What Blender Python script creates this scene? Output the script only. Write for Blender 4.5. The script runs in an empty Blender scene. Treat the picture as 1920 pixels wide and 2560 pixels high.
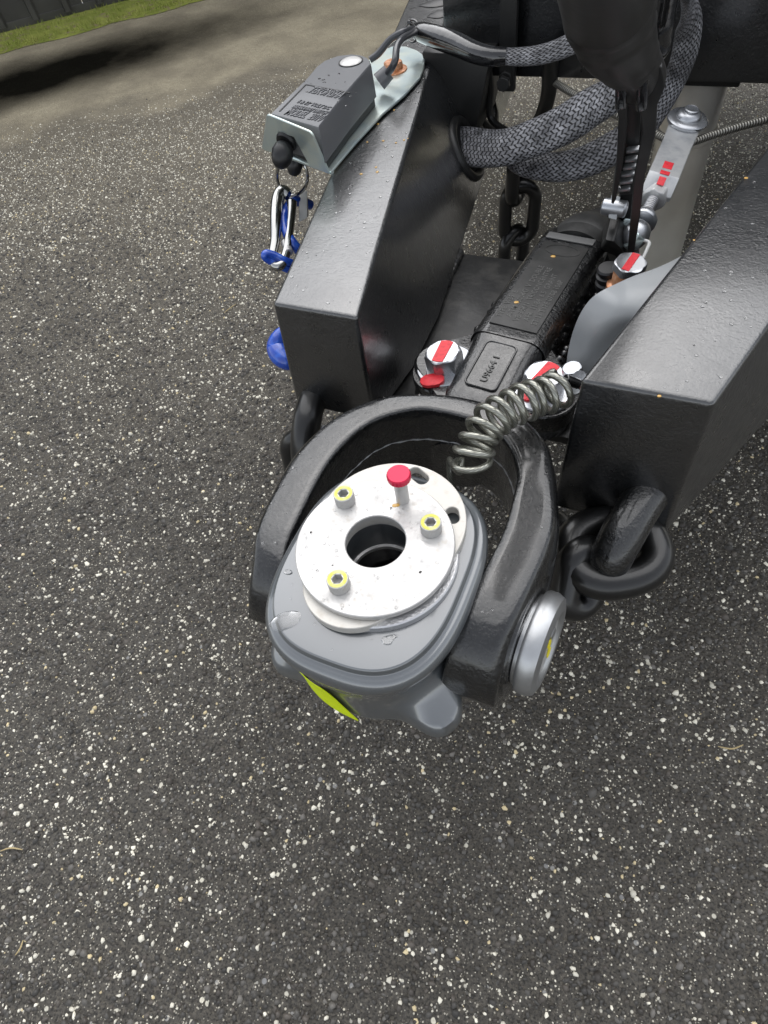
import bpy, bmesh, math, random
import numpy as np
from mathutils import Vector, Matrix, noise
random.seed(7); rng = np.random.default_rng(7)
rad = math.radians
scene = bpy.context.scene
col = scene.collection

# ------------------------------------------------------------------ camera
# origin: under the centre of the coupler's lock plate; x right of the drawbar, y back along it, z up
F_PX = 1580.0; NAD = (246.0, 1130.0); AX = rad(33.0); CAM_H = 1.0
ndv = Vector((NAD[0], NAD[1], F_PX)).normalized()
Zc = -ndv; Yc = (Vector((0, 0, 1)) - Vector((0, 0, 1)).dot(Zc) * Zc).normalized(); Xc = Yc.cross(Zc)
CAM = Vector((0.17075, -0.23765, CAM_H))
ca, sa = math.cos(AX), math.sin(AX)
def c2s(v):                      # camera axes (x right, y down, z forward) -> scene axes
    X, Y, Z = v.dot(Xc), v.dot(Yc), v.dot(Zc)
    return Vector((X * ca - Y * sa, X * sa + Y * ca, Z))
def at(u, v, z):                 # point at height z seen in that direction: a measuring aid
    d = c2s(Vector((u - 960.0, v - 1280.0, F_PX)))
    return CAM + d * ((z - CAM_H) / d.z)
cam_d = bpy.data.cameras.new('camera'); cam = bpy.data.objects.new('camera', cam_d); col.objects.link(cam)
r = c2s(Vector((1, 0, 0))); d_ = c2s(Vector((0, 1, 0))); f_ = c2s(Vector((0, 0, 1)))
M = Matrix((( r.x, -d_.x, -f_.x, CAM.x), (r.y, -d_.y, -f_.y, CAM.y), (r.z, -d_.z, -f_.z, CAM.z), (0, 0, 0, 1)))
cam.matrix_world = M
cam_d.sensor_fit = 'VERTICAL'; cam_d.sensor_height = 24.0; cam_d.lens = F_PX / 2560 * 24.0
cam_d.clip_start = 0.01; cam_d.clip_end = 200
scene.camera = cam

# ------------------------------------------------------------------ overcast daylight
SUN_EL, SUN_AZ = 56.0, -18.0      # azimuth from +y towards +x
w = bpy.data.worlds.new('World'); scene.world = w; w.use_nodes = True
nt = w.node_tree; nt.nodes.clear()
sky = nt.nodes.new('ShaderNodeTexSky'); sky.sky_type = 'NISHITA'; sky.sun_disc = False
sky.sun_elevation = rad(SUN_EL); sky.sun_rotation = rad(SUN_AZ); sky.air_density = 1.0; sky.dust_density = 1.2
hs = nt.nodes.new('ShaderNodeHueSaturation'); hs.inputs['Saturation'].default_value = 0.24
bg = nt.nodes.new('ShaderNodeBackground'); bg.inputs['Strength'].default_value = 0.15
wo = nt.nodes.new('ShaderNodeOutputWorld')
nt.links.new(sky.outputs[0], hs.inputs['Color']); nt.links.new(hs.outputs[0], bg.inputs['Color']); nt.links.new(bg.outputs[0], wo.inputs[0])
sd = bpy.data.lights.new('sun', 'SUN'); sd.energy = 1.5; sd.angle = rad(100); sd.color = (1, 0.985, 0.965)
sun = bpy.data.objects.new('sun', sd); col.objects.link(sun)
sv = Vector((math.sin(rad(SUN_AZ)) * math.cos(rad(SUN_EL)), math.cos(rad(SUN_AZ)) * math.cos(rad(SUN_EL)), math.sin(rad(SUN_EL))))
sun.rotation_euler = sv.to_track_quat('Z', 'Y').to_euler(); sun.location = (0, 0, 5)
vs = scene.view_settings
vs.view_transform = 'Standard'; vs.look = 'None'; vs.gamma = 1; vs.use_curve_mapping = False; vs.exposure = 0.82

# ------------------------------------------------------------------ materials
def mat(name, base, rough=0.5, metal=0.0, ior=1.5, coat=0.0, bump=None, var=None, trans=0.0, coat_rough=0.1, rvar=None, spec=0.5, coat_ior=1.5):
    """bump: list of (scale, strength, distance, kind); var: (scale, other colour, lo, hi)"""
    m = bpy.data.materials.new(name); m.use_nodes = True
    t = m.node_tree; N = t.nodes; Lk = t.links
    p = N['Principled BSDF']
    p.inputs['Base Color'].default_value = (*base, 1); p.inputs['Roughness'].default_value = rough
    p.inputs['Metallic'].default_value = metal; p.inputs['IOR'].default_value = ior
    p.inputs['Coat Weight'].default_value = coat; p.inputs['Coat Roughness'].default_value = coat_rough; p.inputs['Coat IOR'].default_value = coat_ior
    p.inputs['Transmission Weight'].default_value = trans
    p.inputs['Specular IOR Level'].default_value = spec
    tc = N.new('ShaderNodeTexCoord')
    if var:
        for k, (s, c2, lo, hi) in enumerate(var if isinstance(var, list) else [var]):
            n = N.new('ShaderNodeTexNoise'); n.inputs['Scale'].default_value = s; n.inputs['Detail'].default_value = 6
            mr = N.new('ShaderNodeMapRange'); mr.inputs[1].default_value = lo; mr.inputs[2].default_value = hi
            mx = N.new('ShaderNodeMix'); mx.data_type = 'RGBA'
            Lk.new(tc.outputs['Object'], n.inputs['Vector']); Lk.new(n.outputs['Fac'], mr.inputs[0]); Lk.new(mr.outputs[0], mx.inputs[0])
            if p.inputs['Base Color'].is_linked: Lk.new(p.inputs['Base Color'].links[0].from_socket, mx.inputs[6])
            else: mx.inputs[6].default_value = (*base, 1)
            mx.inputs[7].default_value = (*c2, 1); Lk.new(mx.outputs[2], p.inputs['Base Color'])
    if rvar:
        s, lo, hi = rvar
        n = N.new('ShaderNodeTexNoise'); n.inputs['Scale'].default_value = s; n.inputs['Detail'].default_value = 5
        mr = N.new('ShaderNodeMapRange'); mr.inputs[1].default_value = .35; mr.inputs[2].default_value = .65; mr.inputs[3].default_value = lo; mr.inputs[4].default_value = hi
        Lk.new(tc.outputs['Object'], n.inputs['Vector']); Lk.new(n.outputs['Fac'], mr.inputs[0]); Lk.new(mr.outputs[0], p.inputs['Roughness'])
    prev = None
    for (s, st, dist, kind) in (bump or []):
        if kind == 'vor':
            n = N.new('ShaderNodeTexVoronoi'); n.feature = 'SMOOTH_F1'; n.inputs['Scale'].default_value = s; o = n.outputs['Distance']
        else:
            n = N.new('ShaderNodeTexNoise'); n.inputs['Scale'].default_value = s; n.inputs['Detail'].default_value = 3; o = n.outputs['Fac']
        Lk.new(tc.outputs['Object'], n.inputs['Vector'])
        b = N.new('ShaderNodeBump'); b.inputs['Strength'].default_value = st; b.inputs['Distance'].default_value = dist
        Lk.new(o, b.inputs['Height'])
        if prev: Lk.new(prev.outputs[0], b.inputs['Normal'])
        prev = b
    if prev: Lk.new(prev.outputs[0], p.inputs['Normal'])
    return m
MB_ = {}
MB_['paint'] = mat('wet_black_paint', (.014, .0145, .016), .3, ior=1.55, coat=.6, coat_rough=.16, bump=[(170, .28, .0012, 'noise'), (22, .2, .002, 'noise')], rvar=(60, .22, .42))
MB_['beam'] = mat('textured_black_powder_coat', (.003, .0036, .0046), .28, ior=1.7, coat=.95, coat_rough=.22, coat_ior=1.75, bump=[(330, .6, .0013, 'noise'), (150, .45, .0016, 'noise')], rvar=(40, .26, .4))
MB_['cast'] = mat('black_painted_casting', (.004, .0042, .0045), .26, ior=1.6, coat=.8, coat_rough=.10, bump=[(300, .7, .002, 'noise'), (110, .35, .003, 'noise')], rvar=(90, .2, .45))
MB_['yoke'] = mat('rough_forged_black', (.0035, .0038, .0044), .26, ior=1.5, coat=.8, coat_rough=.12, coat_ior=1.55, bump=[(300, .6, .0015, 'noise'), (110, .35, .0025, 'noise')], rvar=(70, .18, .38))
MB_['chain'] = mat('black_forged_chain', (.006, .006, .006), .32, ior=1.5, coat=.3, bump=[(150, .15, .001, 'noise'), (30, .2, .003, 'noise')])
MB_['worn'] = mat('worn_dull_black', (.022, .022, .021), .5, bump=[(300, .25, .0008, 'noise')], var=(35, (.055, .054, .052), .4, .75))
MB_['flat'] = mat('dark_moulded_plastic', (.016, .016, .0155), .42, bump=[(120, .12, .001, 'noise')], var=(20, (.03, .029, .027), .5, .8))
MB_['grime'] = mat('grimy_black_steel', (.012, .012, .012), .5, coat=.1, bump=[(120, .35, .0015, 'noise')], var=(28, (.05, .048, .044), .48, .72))
MB_['body'] = mat('glossy_grey_casting', (.072, .081, .088), .3, ior=1.9, coat=1.0, coat_rough=.10, coat_ior=1.85, bump=[(45, .05, .002, 'noise'), (300, .04, .0006, 'noise')], var=(9, (.085, .095, .103), .35, .7))
MB_['cover'] = mat('grey_plastic', (.34, .355, .365), .42, coat=.3, bump=[(160, .05, .0008, 'noise')], var=(14, (.38, .395, .40), .35, .7))
MB_['switch'] = mat('charcoal_plastic', (.125, .128, .135), .42, bump=[(500, .06, .0004, 'noise')], coat=.15)
MB_['worn2'] = mat('rubbed_letters', (.10, .10, .095), .45)
MB_['letter'] = mat('moulded_letters', (.16, .162, .17), .4)
MB_['alu'] = mat('machined_aluminium', (.54, .53, .515), .36, metal=.5, bump=[(260, .35, .001, 'noise'), (45, .3, .003, 'noise')], var=[(22, (.50, .495, .485), .42, .62), (180, (.46, .44, .41), .56, .72)], rvar=(50, .3, .55))
MB_['alu2'] = mat('sawn_aluminium', (.56, .54, .50), .48, metal=.3, bump=[(420, .3, .0006, 'noise')], var=[(120, (.48, .45, .4), .55, .75)])
MB_['ring'] = mat('ground_steel_ring', (.6, .6, .61), .36, metal=.8, bump=[(350, .6, .0012, 'noise')])
MB_['zinc'] = mat('zinc_plated_steel', (.50, .51, .53), .3, metal=.9, bump=[(60, .15, .001, 'noise')], var=[(26, (.45, .47, .5), .45, .7)], rvar=(30, .2, .42))
MB_['zincb'] = mat('bright_blue_zinc_plate', (.66, .76, .75), .3, metal=.75, var=[(14, (.72, .77, .68), .4, .65), (22, (.5, .62, .66), .5, .75)], bump=[(30, .1, .001, 'noise')])
MB_['tube'] = mat('galvanised_tube', (.95, .92, .85), .28, metal=.55, var=[(10, (.8, .76, .68), .4, .7)], bump=[(30, .06, .001, 'noise')])
MB_['pin'] = mat('brushed_pin_head', (.5, .51, .52), .36, metal=.85, var=[(30, (.38, .385, .39), .4, .7)], bump=[(200, .1, .0006, 'noise')])
MB_['pin2'] = mat('machined_pin_face', (.72, .72, .71), .35, metal=.6, var=[(60, (.55, .55, .54), .45, .7)])
MB_['chrome'] = mat('polished_steel', (.42, .42, .41), .16, metal=1.0)
MB_['copper'] = mat('rusty_orange_bolt', (.55, .24, .11), .4, metal=.4, var=[(150, (.75, .42, .26), .45, .65)])
MB_['red'] = mat('red_marker_paint', (.8, .035, .05), .5, var=[(220, (.6, .02, .03), .5, .75)], bump=[(300, .2, .0006, 'noise')])
MB_['knob'] = mat('crimson_knob', (.62, .012, .06), .38, metal=.25)
MB_['yel'] = mat('yellow_marker_paint', (.66, .63, .1), .5, var=[(160, (.72, .74, .3), .45, .7)])
MB_['neon'] = mat('fluorescent_yellow_sticker', (.80, .97, .0), .45, bump=[(90, .2, .0015, 'noise')], var=[(70, (.66, .85, .0), .5, .7)])
MB_['blue'] = mat('blue_sheathed_cord', (.01, .06, .42), .25, coat=.8, var=[(120, (.02, .12, .62), .45, .7)])
MB_['rubber'] = mat('black_rubber', (.012, .012, .013), .38, bump=[(90, .1, .001, 'noise')])
MB_['gloss'] = mat('glossy_black_tape', (.009, .009, .01), .16, coat=1.0, coat_rough=.05, bump=[(60, .5, .003, 'noise')])
MB_['wire'] = mat('dark_grey_wire', (.05, .052, .058), .3, coat=.3)
MB_['white'] = mat('white_plastic', (.7, .7, .68), .4)
MB_['amber'] = mat('amber_speck', (.62, .36, .08), .3, coat=.5)
MB_['water'] = mat('water', (1, 1, 1), .0, ior=1.33, trans=1.0)
MB_['zincm'] = mat('dull_zinc', (.70, .70, .69), .38, metal=.55, var=[(60, (.52, .53, .54), .45, .7)], bump=[(90, .15, .001, 'noise')])

def stripe_mat(name, c1, c2, metal, rough, su, sv, ang, coat=0., bstr=.6, dist=.001):
    """twisted strands, from the UV of a swept tube (u in metres along, v once round)"""
    m = bpy.data.materials.new(name); m.use_nodes = True; t = m.node_tree; N = t.nodes; Lk = t.links; p = N['Principled BSDF']
    uv = N.new('ShaderNodeUVMap'); mp = N.new('ShaderNodeMapping'); mp.inputs['Scale'].default_value = (su, sv, 1); mp.inputs['Rotation'].default_value = (0, 0, ang)
    wv = N.new('ShaderNodeTexWave'); wv.inputs['Scale'].default_value = 1.0; wv.wave_profile = 'SIN'
    Lk.new(uv.outputs[0], mp.inputs[0]); Lk.new(mp.outputs[0], wv.inputs['Vector'])
    mx = N.new('ShaderNodeMix'); mx.data_type = 'RGBA'; mx.inputs[6].default_value = (*c1, 1); mx.inputs[7].default_value = (*c2, 1)
    Lk.new(wv.outputs['Fac'], mx.inputs[0]); Lk.new(mx.outputs[2], p.inputs['Base Color'])
    b = N.new('ShaderNodeBump'); b.inputs['Strength'].default_value = bstr; b.inputs['Distance'].default_value = dist
    Lk.new(wv.outputs['Fac'], b.inputs['Height']); Lk.new(b.outputs[0], p.inputs['Normal'])
    p.inputs['Metallic'].default_value = metal; p.inputs['Roughness'].default_value = rough; p.inputs['Coat Weight'].default_value = coat
    return m
MB_['rope'] = stripe_mat('wire_rope', (.12, .11, .09), (.6, .58, .52), .7, .35, 75, 1, .0, bstr=1)
MB_['coil'] = stripe_mat('clear_sheathed_cable', (.20, .20, .17), (.34, .34, .29), .75, .28, 110, 4, .9, coat=1.0, bstr=.15, dist=.0004)
MB_['thread'] = stripe_mat('threaded_rod', (.35, .35, .36), (.75, .75, .76), .9, .3, 90, 0, 0, bstr=1)
def braid_mat():
    m = bpy.data.materials.new('braided_sleeve'); m.use_nodes = True; t = m.node_tree; N = t.nodes; Lk = t.links; p = N['Principled BSDF']
    uv = N.new('ShaderNodeUVMap'); sp = N.new('ShaderNodeSeparateXYZ'); Lk.new(uv.outputs[0], sp.inputs[0])
    # triangle wave across the width shears the dashes into a herringbone
    tri = N.new('ShaderNodeMath'); tri.operation = 'PINGPONG'; tri.inputs[1].default_value = .5 / 15
    Lk.new(sp.outputs['Y'], tri.inputs[0])
    sh = N.new('ShaderNodeMath'); sh.operation = 'MULTIPLY_ADD'; sh.inputs[1].default_value = .11; Lk.new(tri.outputs[0], sh.inputs[0]); Lk.new(sp.outputs['X'], sh.inputs[2])
    su = N.new('ShaderNodeMath'); su.operation = 'MULTIPLY'; su.inputs[1].default_value = 1.0; Lk.new(sh.outputs[0], su.inputs[0])
    cb = N.new('ShaderNodeCombineXYZ'); Lk.new(su.outputs[0], cb.inputs[0]); Lk.new(sp.outputs['Y'], cb.inputs[1])
    br = N.new('ShaderNodeTexBrick'); br.offset = .5; br.inputs['Scale'].default_value = 1
    br.inputs['Brick Width'].default_value = .0095; br.inputs['Row Height'].default_value = 1 / 30; br.inputs['Mortar Size'].default_value = .0024
    br.inputs['Mortar Smooth'].default_value = .9
    br.inputs['Color1'].default_value = (.30, .30, .315, 1); br.inputs['Color2'].default_value = (.17, .17, .18, 1); br.inputs['Mortar'].default_value = (.003, .003, .003, 1)
    Lk.new(cb.outputs[0], br.inputs['Vector']); nzb = N.new('ShaderNodeTexNoise'); nzb.inputs['Scale'].default_value = 45; nzb.inputs['Detail'].default_value = 5; tcb = N.new('ShaderNodeTexCoord'); Lk.new(tcb.outputs['Object'], nzb.inputs['Vector']); mrb = N.new('ShaderNodeMapRange'); mrb.inputs[1].default_value = .3; mrb.inputs[2].default_value = .7; mrb.inputs[3].default_value = .45; mrb.inputs[4].default_value = 1.5; Lk.new(nzb.outputs['Fac'], mrb.inputs[0]); vmb = N.new('ShaderNodeVectorMath'); vmb.operation = 'SCALE'; Lk.new(br.outputs['Color'], vmb.inputs[0]); Lk.new(mrb.outputs[0], vmb.inputs['Scale']); Lk.new(vmb.outputs[0], p.inputs['Base Color'])
    iv = N.new('ShaderNodeMath'); iv.operation = 'SUBTRACT'; iv.inputs[0].default_value = 1; Lk.new(br.outputs['Fac'], iv.inputs[1])
    b = N.new('ShaderNodeBump'); b.inputs['Strength'].default_value = .8; b.inputs['Distance'].default_value = .0015
    Lk.new(iv.outputs[0], b.inputs['Height']); Lk.new(b.outputs[0], p.inputs['Normal'])
    p.inputs['Roughness'].default_value = .35
    return m
MB_['braid'] = braid_mat()

# ------------------------------------------------------------------ helpers
def wloc(o):
    v = Vector((0, 0, 0))
    while o: v += o.location; o = o.parent
    return v
def thing(name, label, cat, loc=(0, 0, 0), group=None):
    o = bpy.data.objects.new(name, None); col.objects.link(o); o.empty_display_size = .02
    o.location = loc; o['label'] = label; o['category'] = cat
    if group: o['group'] = group
    return o
def tag(o, label=None, cat=None, group=None, kind=None):
    for k, v in (('label', label), ('category', cat), ('group', group), ('kind', kind)):
        if v: o[k] = v
    return o
def link(name, me, m, parent=None, smooth=True, base=None):
    """me is in scene coordinates; moves it into the parent's (or base's) frame"""
    o = bpy.data.objects.new(name, me); col.objects.link(o)
    off = wloc(parent) if parent else Vector((0, 0, 0))
    if base is not None and parent is None:
        off = Vector(base); o.location = base
    if off.length > 0: me.transform(Matrix.Translation(-off))
    if parent: o.parent = parent
    if m is not None:
        mm = MB_[m] if isinstance(m, str) else m
        if not me.materials: me.materials.append(mm)
    if smooth is True:
        me.polygons.foreach_set('use_smooth', [True] * len(me.polygons))
        me.set_sharp_from_angle(angle=rad(38))
    elif smooth == 'all':
        me.polygons.foreach_set('use_smooth', [True] * len(me.polygons))
    return o
def mesh(name, V, Fc):
    me = bpy.data.meshes.new(name); me.from_pydata([tuple(v) for v in V], [], Fc); me.update(); return me
def bmm(bm, name='m'):
    bmesh.ops.recalc_face_normals(bm, faces=bm.faces)
    me = bpy.data.meshes.new(name); bm.to_mesh(me); bm.free(); return me
def basis(zdir, xdir=None):
    z = Vector(zdir).normalized()
    x = Vector(xdir) if xdir is not None else (Vector((0, 0, 1)) if abs(z.z) < .9 else Vector((1, 0, 0)))
    x = (x - x.dot(z) * z).normalized(); y = z.cross(x)
    return x, y, z
def hexa(P, bev=.002, seg=2, name='box', sub=0):
    """8 corners: bottom 4 (ccw) then top 4"""
    bm = bmesh.new(); v = [bm.verts.new(p) for p in P]
    for f in ((3, 2, 1, 0), (4, 5, 6, 7), (0, 1, 5, 4), (1, 2, 6, 5), (2, 3, 7, 6), (3, 0, 4, 7)): bm.faces.new([v[i] for i in f])
    if bev: bmesh.ops.bevel(bm, geom=list(bm.edges), offset=bev, segments=seg, profile=.5, affect='EDGES')
    return bmm(bm, name)
def box(c, s, zd=(0, 0, 1), xd=(1, 0, 0), bev=.001, seg=2):
    x, y, z = basis(zd, xd); c = Vector(c); h = [k / 2 for k in s]
    P = [c + x * (sx * h[0]) + y * (sy * h[1]) + z * (sz * h[2]) for sz in (-1, 1) for sx, sy in ((-1, -1), (1, -1), (1, 1), (-1, 1))]
    return hexa(P, bev, seg)
def lathe(prof, o, zd=(0, 0, 1), n=48, xd=None, rf=None, closed=False, cap=True):
    """prof: (radius, height) list"""
    x, y, z = basis(zd, xd); o = Vector(o); V = []; Fc = []
    for (r_, h) in prof:
        for i in range(n):
            a = 2 * math.pi * i / n; k = r_ * (rf(a, h) if rf else 1)
            V.append(o + x * (k * math.cos(a)) + y * (k * math.sin(a)) + z * h)
    m = len(prof)
    for j in range(m - 1 if not closed else m):
        j2 = (j + 1) % m
        for i in range(n): Fc.append((j * n + i, j * n + (i + 1) % n, j2 * n + (i + 1) % n, j2 * n + i))
    if not closed and cap:
        if prof[0][0] > 1e-6: Fc.append(tuple(reversed(range(n))))
        if prof[-1][0] > 1e-6: Fc.append(tuple(range((m - 1) * n, m * n)))
    me = mesh('lathe', V, Fc)
    bm = bmesh.new(); bm.from_mesh(me); bpy.data.meshes.remove(me); bmesh.ops.remove_doubles(bm, verts=bm.verts, dist=1e-6)
    return bmm(bm)
def cyl(p0, p1, r0, r1=None, n=24, bev=.0008):
    r1 = r0 if r1 is None else r1; p0 = Vector(p0); d = Vector(p1) - p0; L = d.length; b = min(bev, r0 * .4, r1 * .4)
    return lathe([(max(r0 - b, 1e-5), 0), (r0, b), (r1, L - b), (max(r1 - b, 1e-5), L)], p0, d, n)
def spline(P, n):
    """Catmull-Rom through the control points (any dimension), n samples"""
    P = [np.array(p, float) for p in P]; P = [2 * P[0] - P[1]] + P + [2 * P[-1] - P[-2]]; out = []
    m = len(P) - 3
    for k in range(n):
        t = k / (n - 1) * m; i = min(int(t), m - 1); t -= i; a, b, c, d = P[i:i + 4]
        out.append(.5 * ((2 * b) + (c - a) * t + (2 * a - 5 * b + 4 * c - d) * t * t + (3 * b - a - 3 * c + d) * t ** 3))
    return out
def tube(P, R, n=14, closed=False, up=None, flat=None, cap=True):
    """sweep; R radius or list; flat = thickness/width ratio with up giving the thin direction; UV u = metres, v = turn"""
    P = [Vector(p) for p in P]; m = len(P); R = [R] * m if not hasattr(R, '__len__') else list(R)
    T = []
    for i in range(m):
        a = P[(i - 1) % m] if (closed or i) else P[0]; b = P[(i + 1) % m] if (closed or i < m - 1) else P[-1]
        T.append((b - a).normalized())
    nrm = None; V = []; L = [0]
    for i in range(m):
        if i: L.append(L[-1] + (P[i] - P[i - 1]).length)
        if up is not None:
            u_ = up[i] if isinstance(up, list) else Vector(up); nrm = (u_ - u_.dot(T[i]) * T[i]).normalized()
        elif nrm is None:
            h = Vector((0, 0, 1)) if abs(T[0].z) < .9 else Vector((1, 0, 0)); nrm = (h - h.dot(T[0]) * T[0]).normalized()
        else: nrm = (nrm - nrm.dot(T[i]) * T[i]).normalized()
        bn = T[i].cross(nrm)
        for k in range(n):
            a = 2 * math.pi * k / n; V.append(P[i] + bn * (R[i] * math.cos(a)) + nrm * (R[i] * (flat or 1) * math.sin(a)))
    Fc = []; UV = []
    for i in range(m if closed else m - 1):
        j = (i + 1) % m; l1 = L[i + 1] if i + 1 < m else L[i] + (P[0] - P[i]).length
        for k in range(n):
            Fc.append((i * n + k, i * n + (k + 1) % n, j * n + (k + 1) % n, j * n + k))
            UV += [(L[i], k / n), (L[i], (k + 1) / n), (l1, (k + 1) / n), (l1, k / n)]
    if not closed and cap:
        Fc.append(tuple(reversed(range(n)))); UV += [(0, 0)] * n; Fc.append(tuple(range((m - 1) * n, m * n))); UV += [(0, 0)] * n
    me = mesh('tube', V, Fc); uvl = me.uv_layers.new(name='UVMap'); uvl.data.foreach_set('uv', [c for q in UV for c in q])
    return me
def plate(outs, o, zd, xd, thick, bev=.0006, res=2):
    """flat plate from outlines (first outer, the rest holes), 2D coords in the frame; lies from o along zd, chamfered edges"""
    from mathutils.geometry import tessellate_polygon
    def area(q): return sum(q[i][0] * q[(i + 1) % len(q)][1] - q[(i + 1) % len(q)][0] * q[i][1] for i in range(len(q))) / 2
    x, y, z = basis(zd, xd); o = Vector(o); V = []; Fc = []; top = []; L = []
    for k, q in enumerate(outs):
        q = [tuple(p) for p in q]
        if (area(q) > 0) != (k == 0): q = q[::-1]       # outer ccw, holes cw: material on the left
        n = len(q); ins = []
        for i in range(n):
            a, b, c = Vector(q[i - 1]), Vector(q[i]), Vector(q[(i + 1) % n])
            d1 = (b - a); d2 = (c - b)
            d1 = d1.normalized() if d1.length > 1e-9 else d2.normalized(); d2 = d2.normalized() if d2.length > 1e-9 else d1
            n1 = Vector((-d1.y, d1.x)); n2 = Vector((-d2.y, d2.x)); m_ = n1 + n2; m_ = m_.normalized() if m_.length > 1e-6 else n1
            ins.append(b + m_ * (bev / max(.5, m_.dot(n1))))
        L.append((q, ins, n))
    def put(p, h): V.append(o + x * p[0] + y * p[1] + z * h); return len(V) - 1
    tb = []
    for (q, ins, n) in L:
        r0 = [put(p, 0) for p in ins]; r1 = [put(p, bev) for p in q]; r2 = [put(p, thick - bev) for p in q]; r3 = [put(p, thick) for p in ins]
        for A, B in ((r0, r1), (r1, r2), (r2, r3)):
            for i in range(n): Fc.append((A[i], A[(i + 1) % n], B[(i + 1) % n], B[i]))
        tb.append((r0, r3, ins))
    flat = [[Vector((p[0], p[1], 0)) for p in t_[2]] for t_ in tb]
    ib = [i for t_ in tb for i in t_[0]]; it = [i for t_ in tb for i in t_[1]]
    for t_ in tessellate_polygon(flat):
        a, b, c = t_; pa, pb, pc = [sum(flat, [])[k] for k in t_]
        if (pb - pa).cross(pc - pa).z < 0: a, b, c = a, c, b
        Fc.append((it[a], it[b], it[c])); Fc.append((ib[a], ib[c], ib[b]))
    return mesh('plate', V, Fc)
def text(s, size, o, zd, xd, thick=.0006, bold=0., align='LEFT', shear=0., sx=1.):
    cu = bpy.data.curves.new('t', 'FONT'); cu.body = s; cu.size = size; cu.extrude = thick; cu.offset = bold; cu.align_x = align; cu.shear = shear; cu.resolution_u = 2
    ob = bpy.data.objects.new('t', cu); me = bpy.data.meshes.new_from_object(ob); bpy.data.objects.remove(ob); bpy.data.curves.remove(cu)
    x, y, z = basis(zd, xd); o = Vector(o)
    me.transform(Matrix(((x.x * sx, y.x, z.x, o.x), (x.y * sx, y.y, z.y, o.y), (x.z * sx, y.z, z.z, o.z), (0, 0, 0, 1))))
    me.materials.clear(); return me
def circ(cx, cy, r_, n=64, a0=0, a1=2 * math.pi):
    return [(cx + r_ * math.cos(a0 + (a1 - a0) * i / n), cy + r_ * math.sin(a0 + (a1 - a0) * i / n)) for i in range(n)]
def join(mes, name='joined'):
    bm = bmesh.new()
    for me in mes: bm.from_mesh(me); bpy.data.meshes.remove(me)
    me = bpy.data.meshes.new(name); bm.to_mesh(me); bm.free(); return me
def hull2(pts):
    P = sorted(set(pts))
    def half(P):
        h = []
        for p in P:
            while len(h) > 1 and (h[-1][0] - h[-2][0]) * (p[1] - h[-2][1]) - (h[-1][1] - h[-2][1]) * (p[0] - h[-2][0]) <= 0: h.pop()
            h.append(p)
        return h
    a = half(P); b = half(P[::-1]); return a[:-1] + b[:-1]
def hexbolt(o, zd, R, h, washer=None, rot=0.2):
    """hex head with chamfered crown; returns meshes (head, washer)"""
    x, y, z = basis(zd); o = Vector(o); V = []; Fc = []
    bm = bmesh.new(); n = 48; rings = []
    def hexr(a): a = (a - rot) % (math.pi / 3) - math.pi / 6; return R * .866 / math.cos(a)
    for (mode, hh) in (('h', 0), ('h', h * .80), ('m', h * .93), ('c', h), ('t', h)):
        ring = []
        for i in range(n):
            a = 2 * math.pi * i / n
            rr = {'h': hexr(a), 'm': min(hexr(a), R * .93), 'c': R * .83, 't': R * .78}[mode]
            hz = hh
            if mode == 'h' and hh > 0: hz = h * (.95 - .9 * max(0, hexr(a) / R - .866) / .134 * .25)
            ring.append(bm.verts.new(o + x * (rr * math.cos(a)) + y * (rr * math.sin(a)) + z * hz))
        rings.append(ring)
    for j in range(len(rings) - 1):
        for i in range(n): bm.faces.new((rings[j][i], rings[j][(i + 1) % n], rings[j + 1][(i + 1) % n], rings[j + 1][i]))
    bm.faces.new(rings[-1]); bm.faces.new(rings[0][::-1])
    hd = bmm(bm); ws = None
    if washer: ws = lathe([(R * .5, -washer[1]), (washer[0] - .001, -washer[1]), (washer[0], -washer[1] + .0008), (washer[0], -.0012), (washer[0] - .0012, 0), (R * .6, 0)], o, zd, 56)
    return hd, ws
def lerp(a, b, t): return a + (b - a) * t

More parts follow.
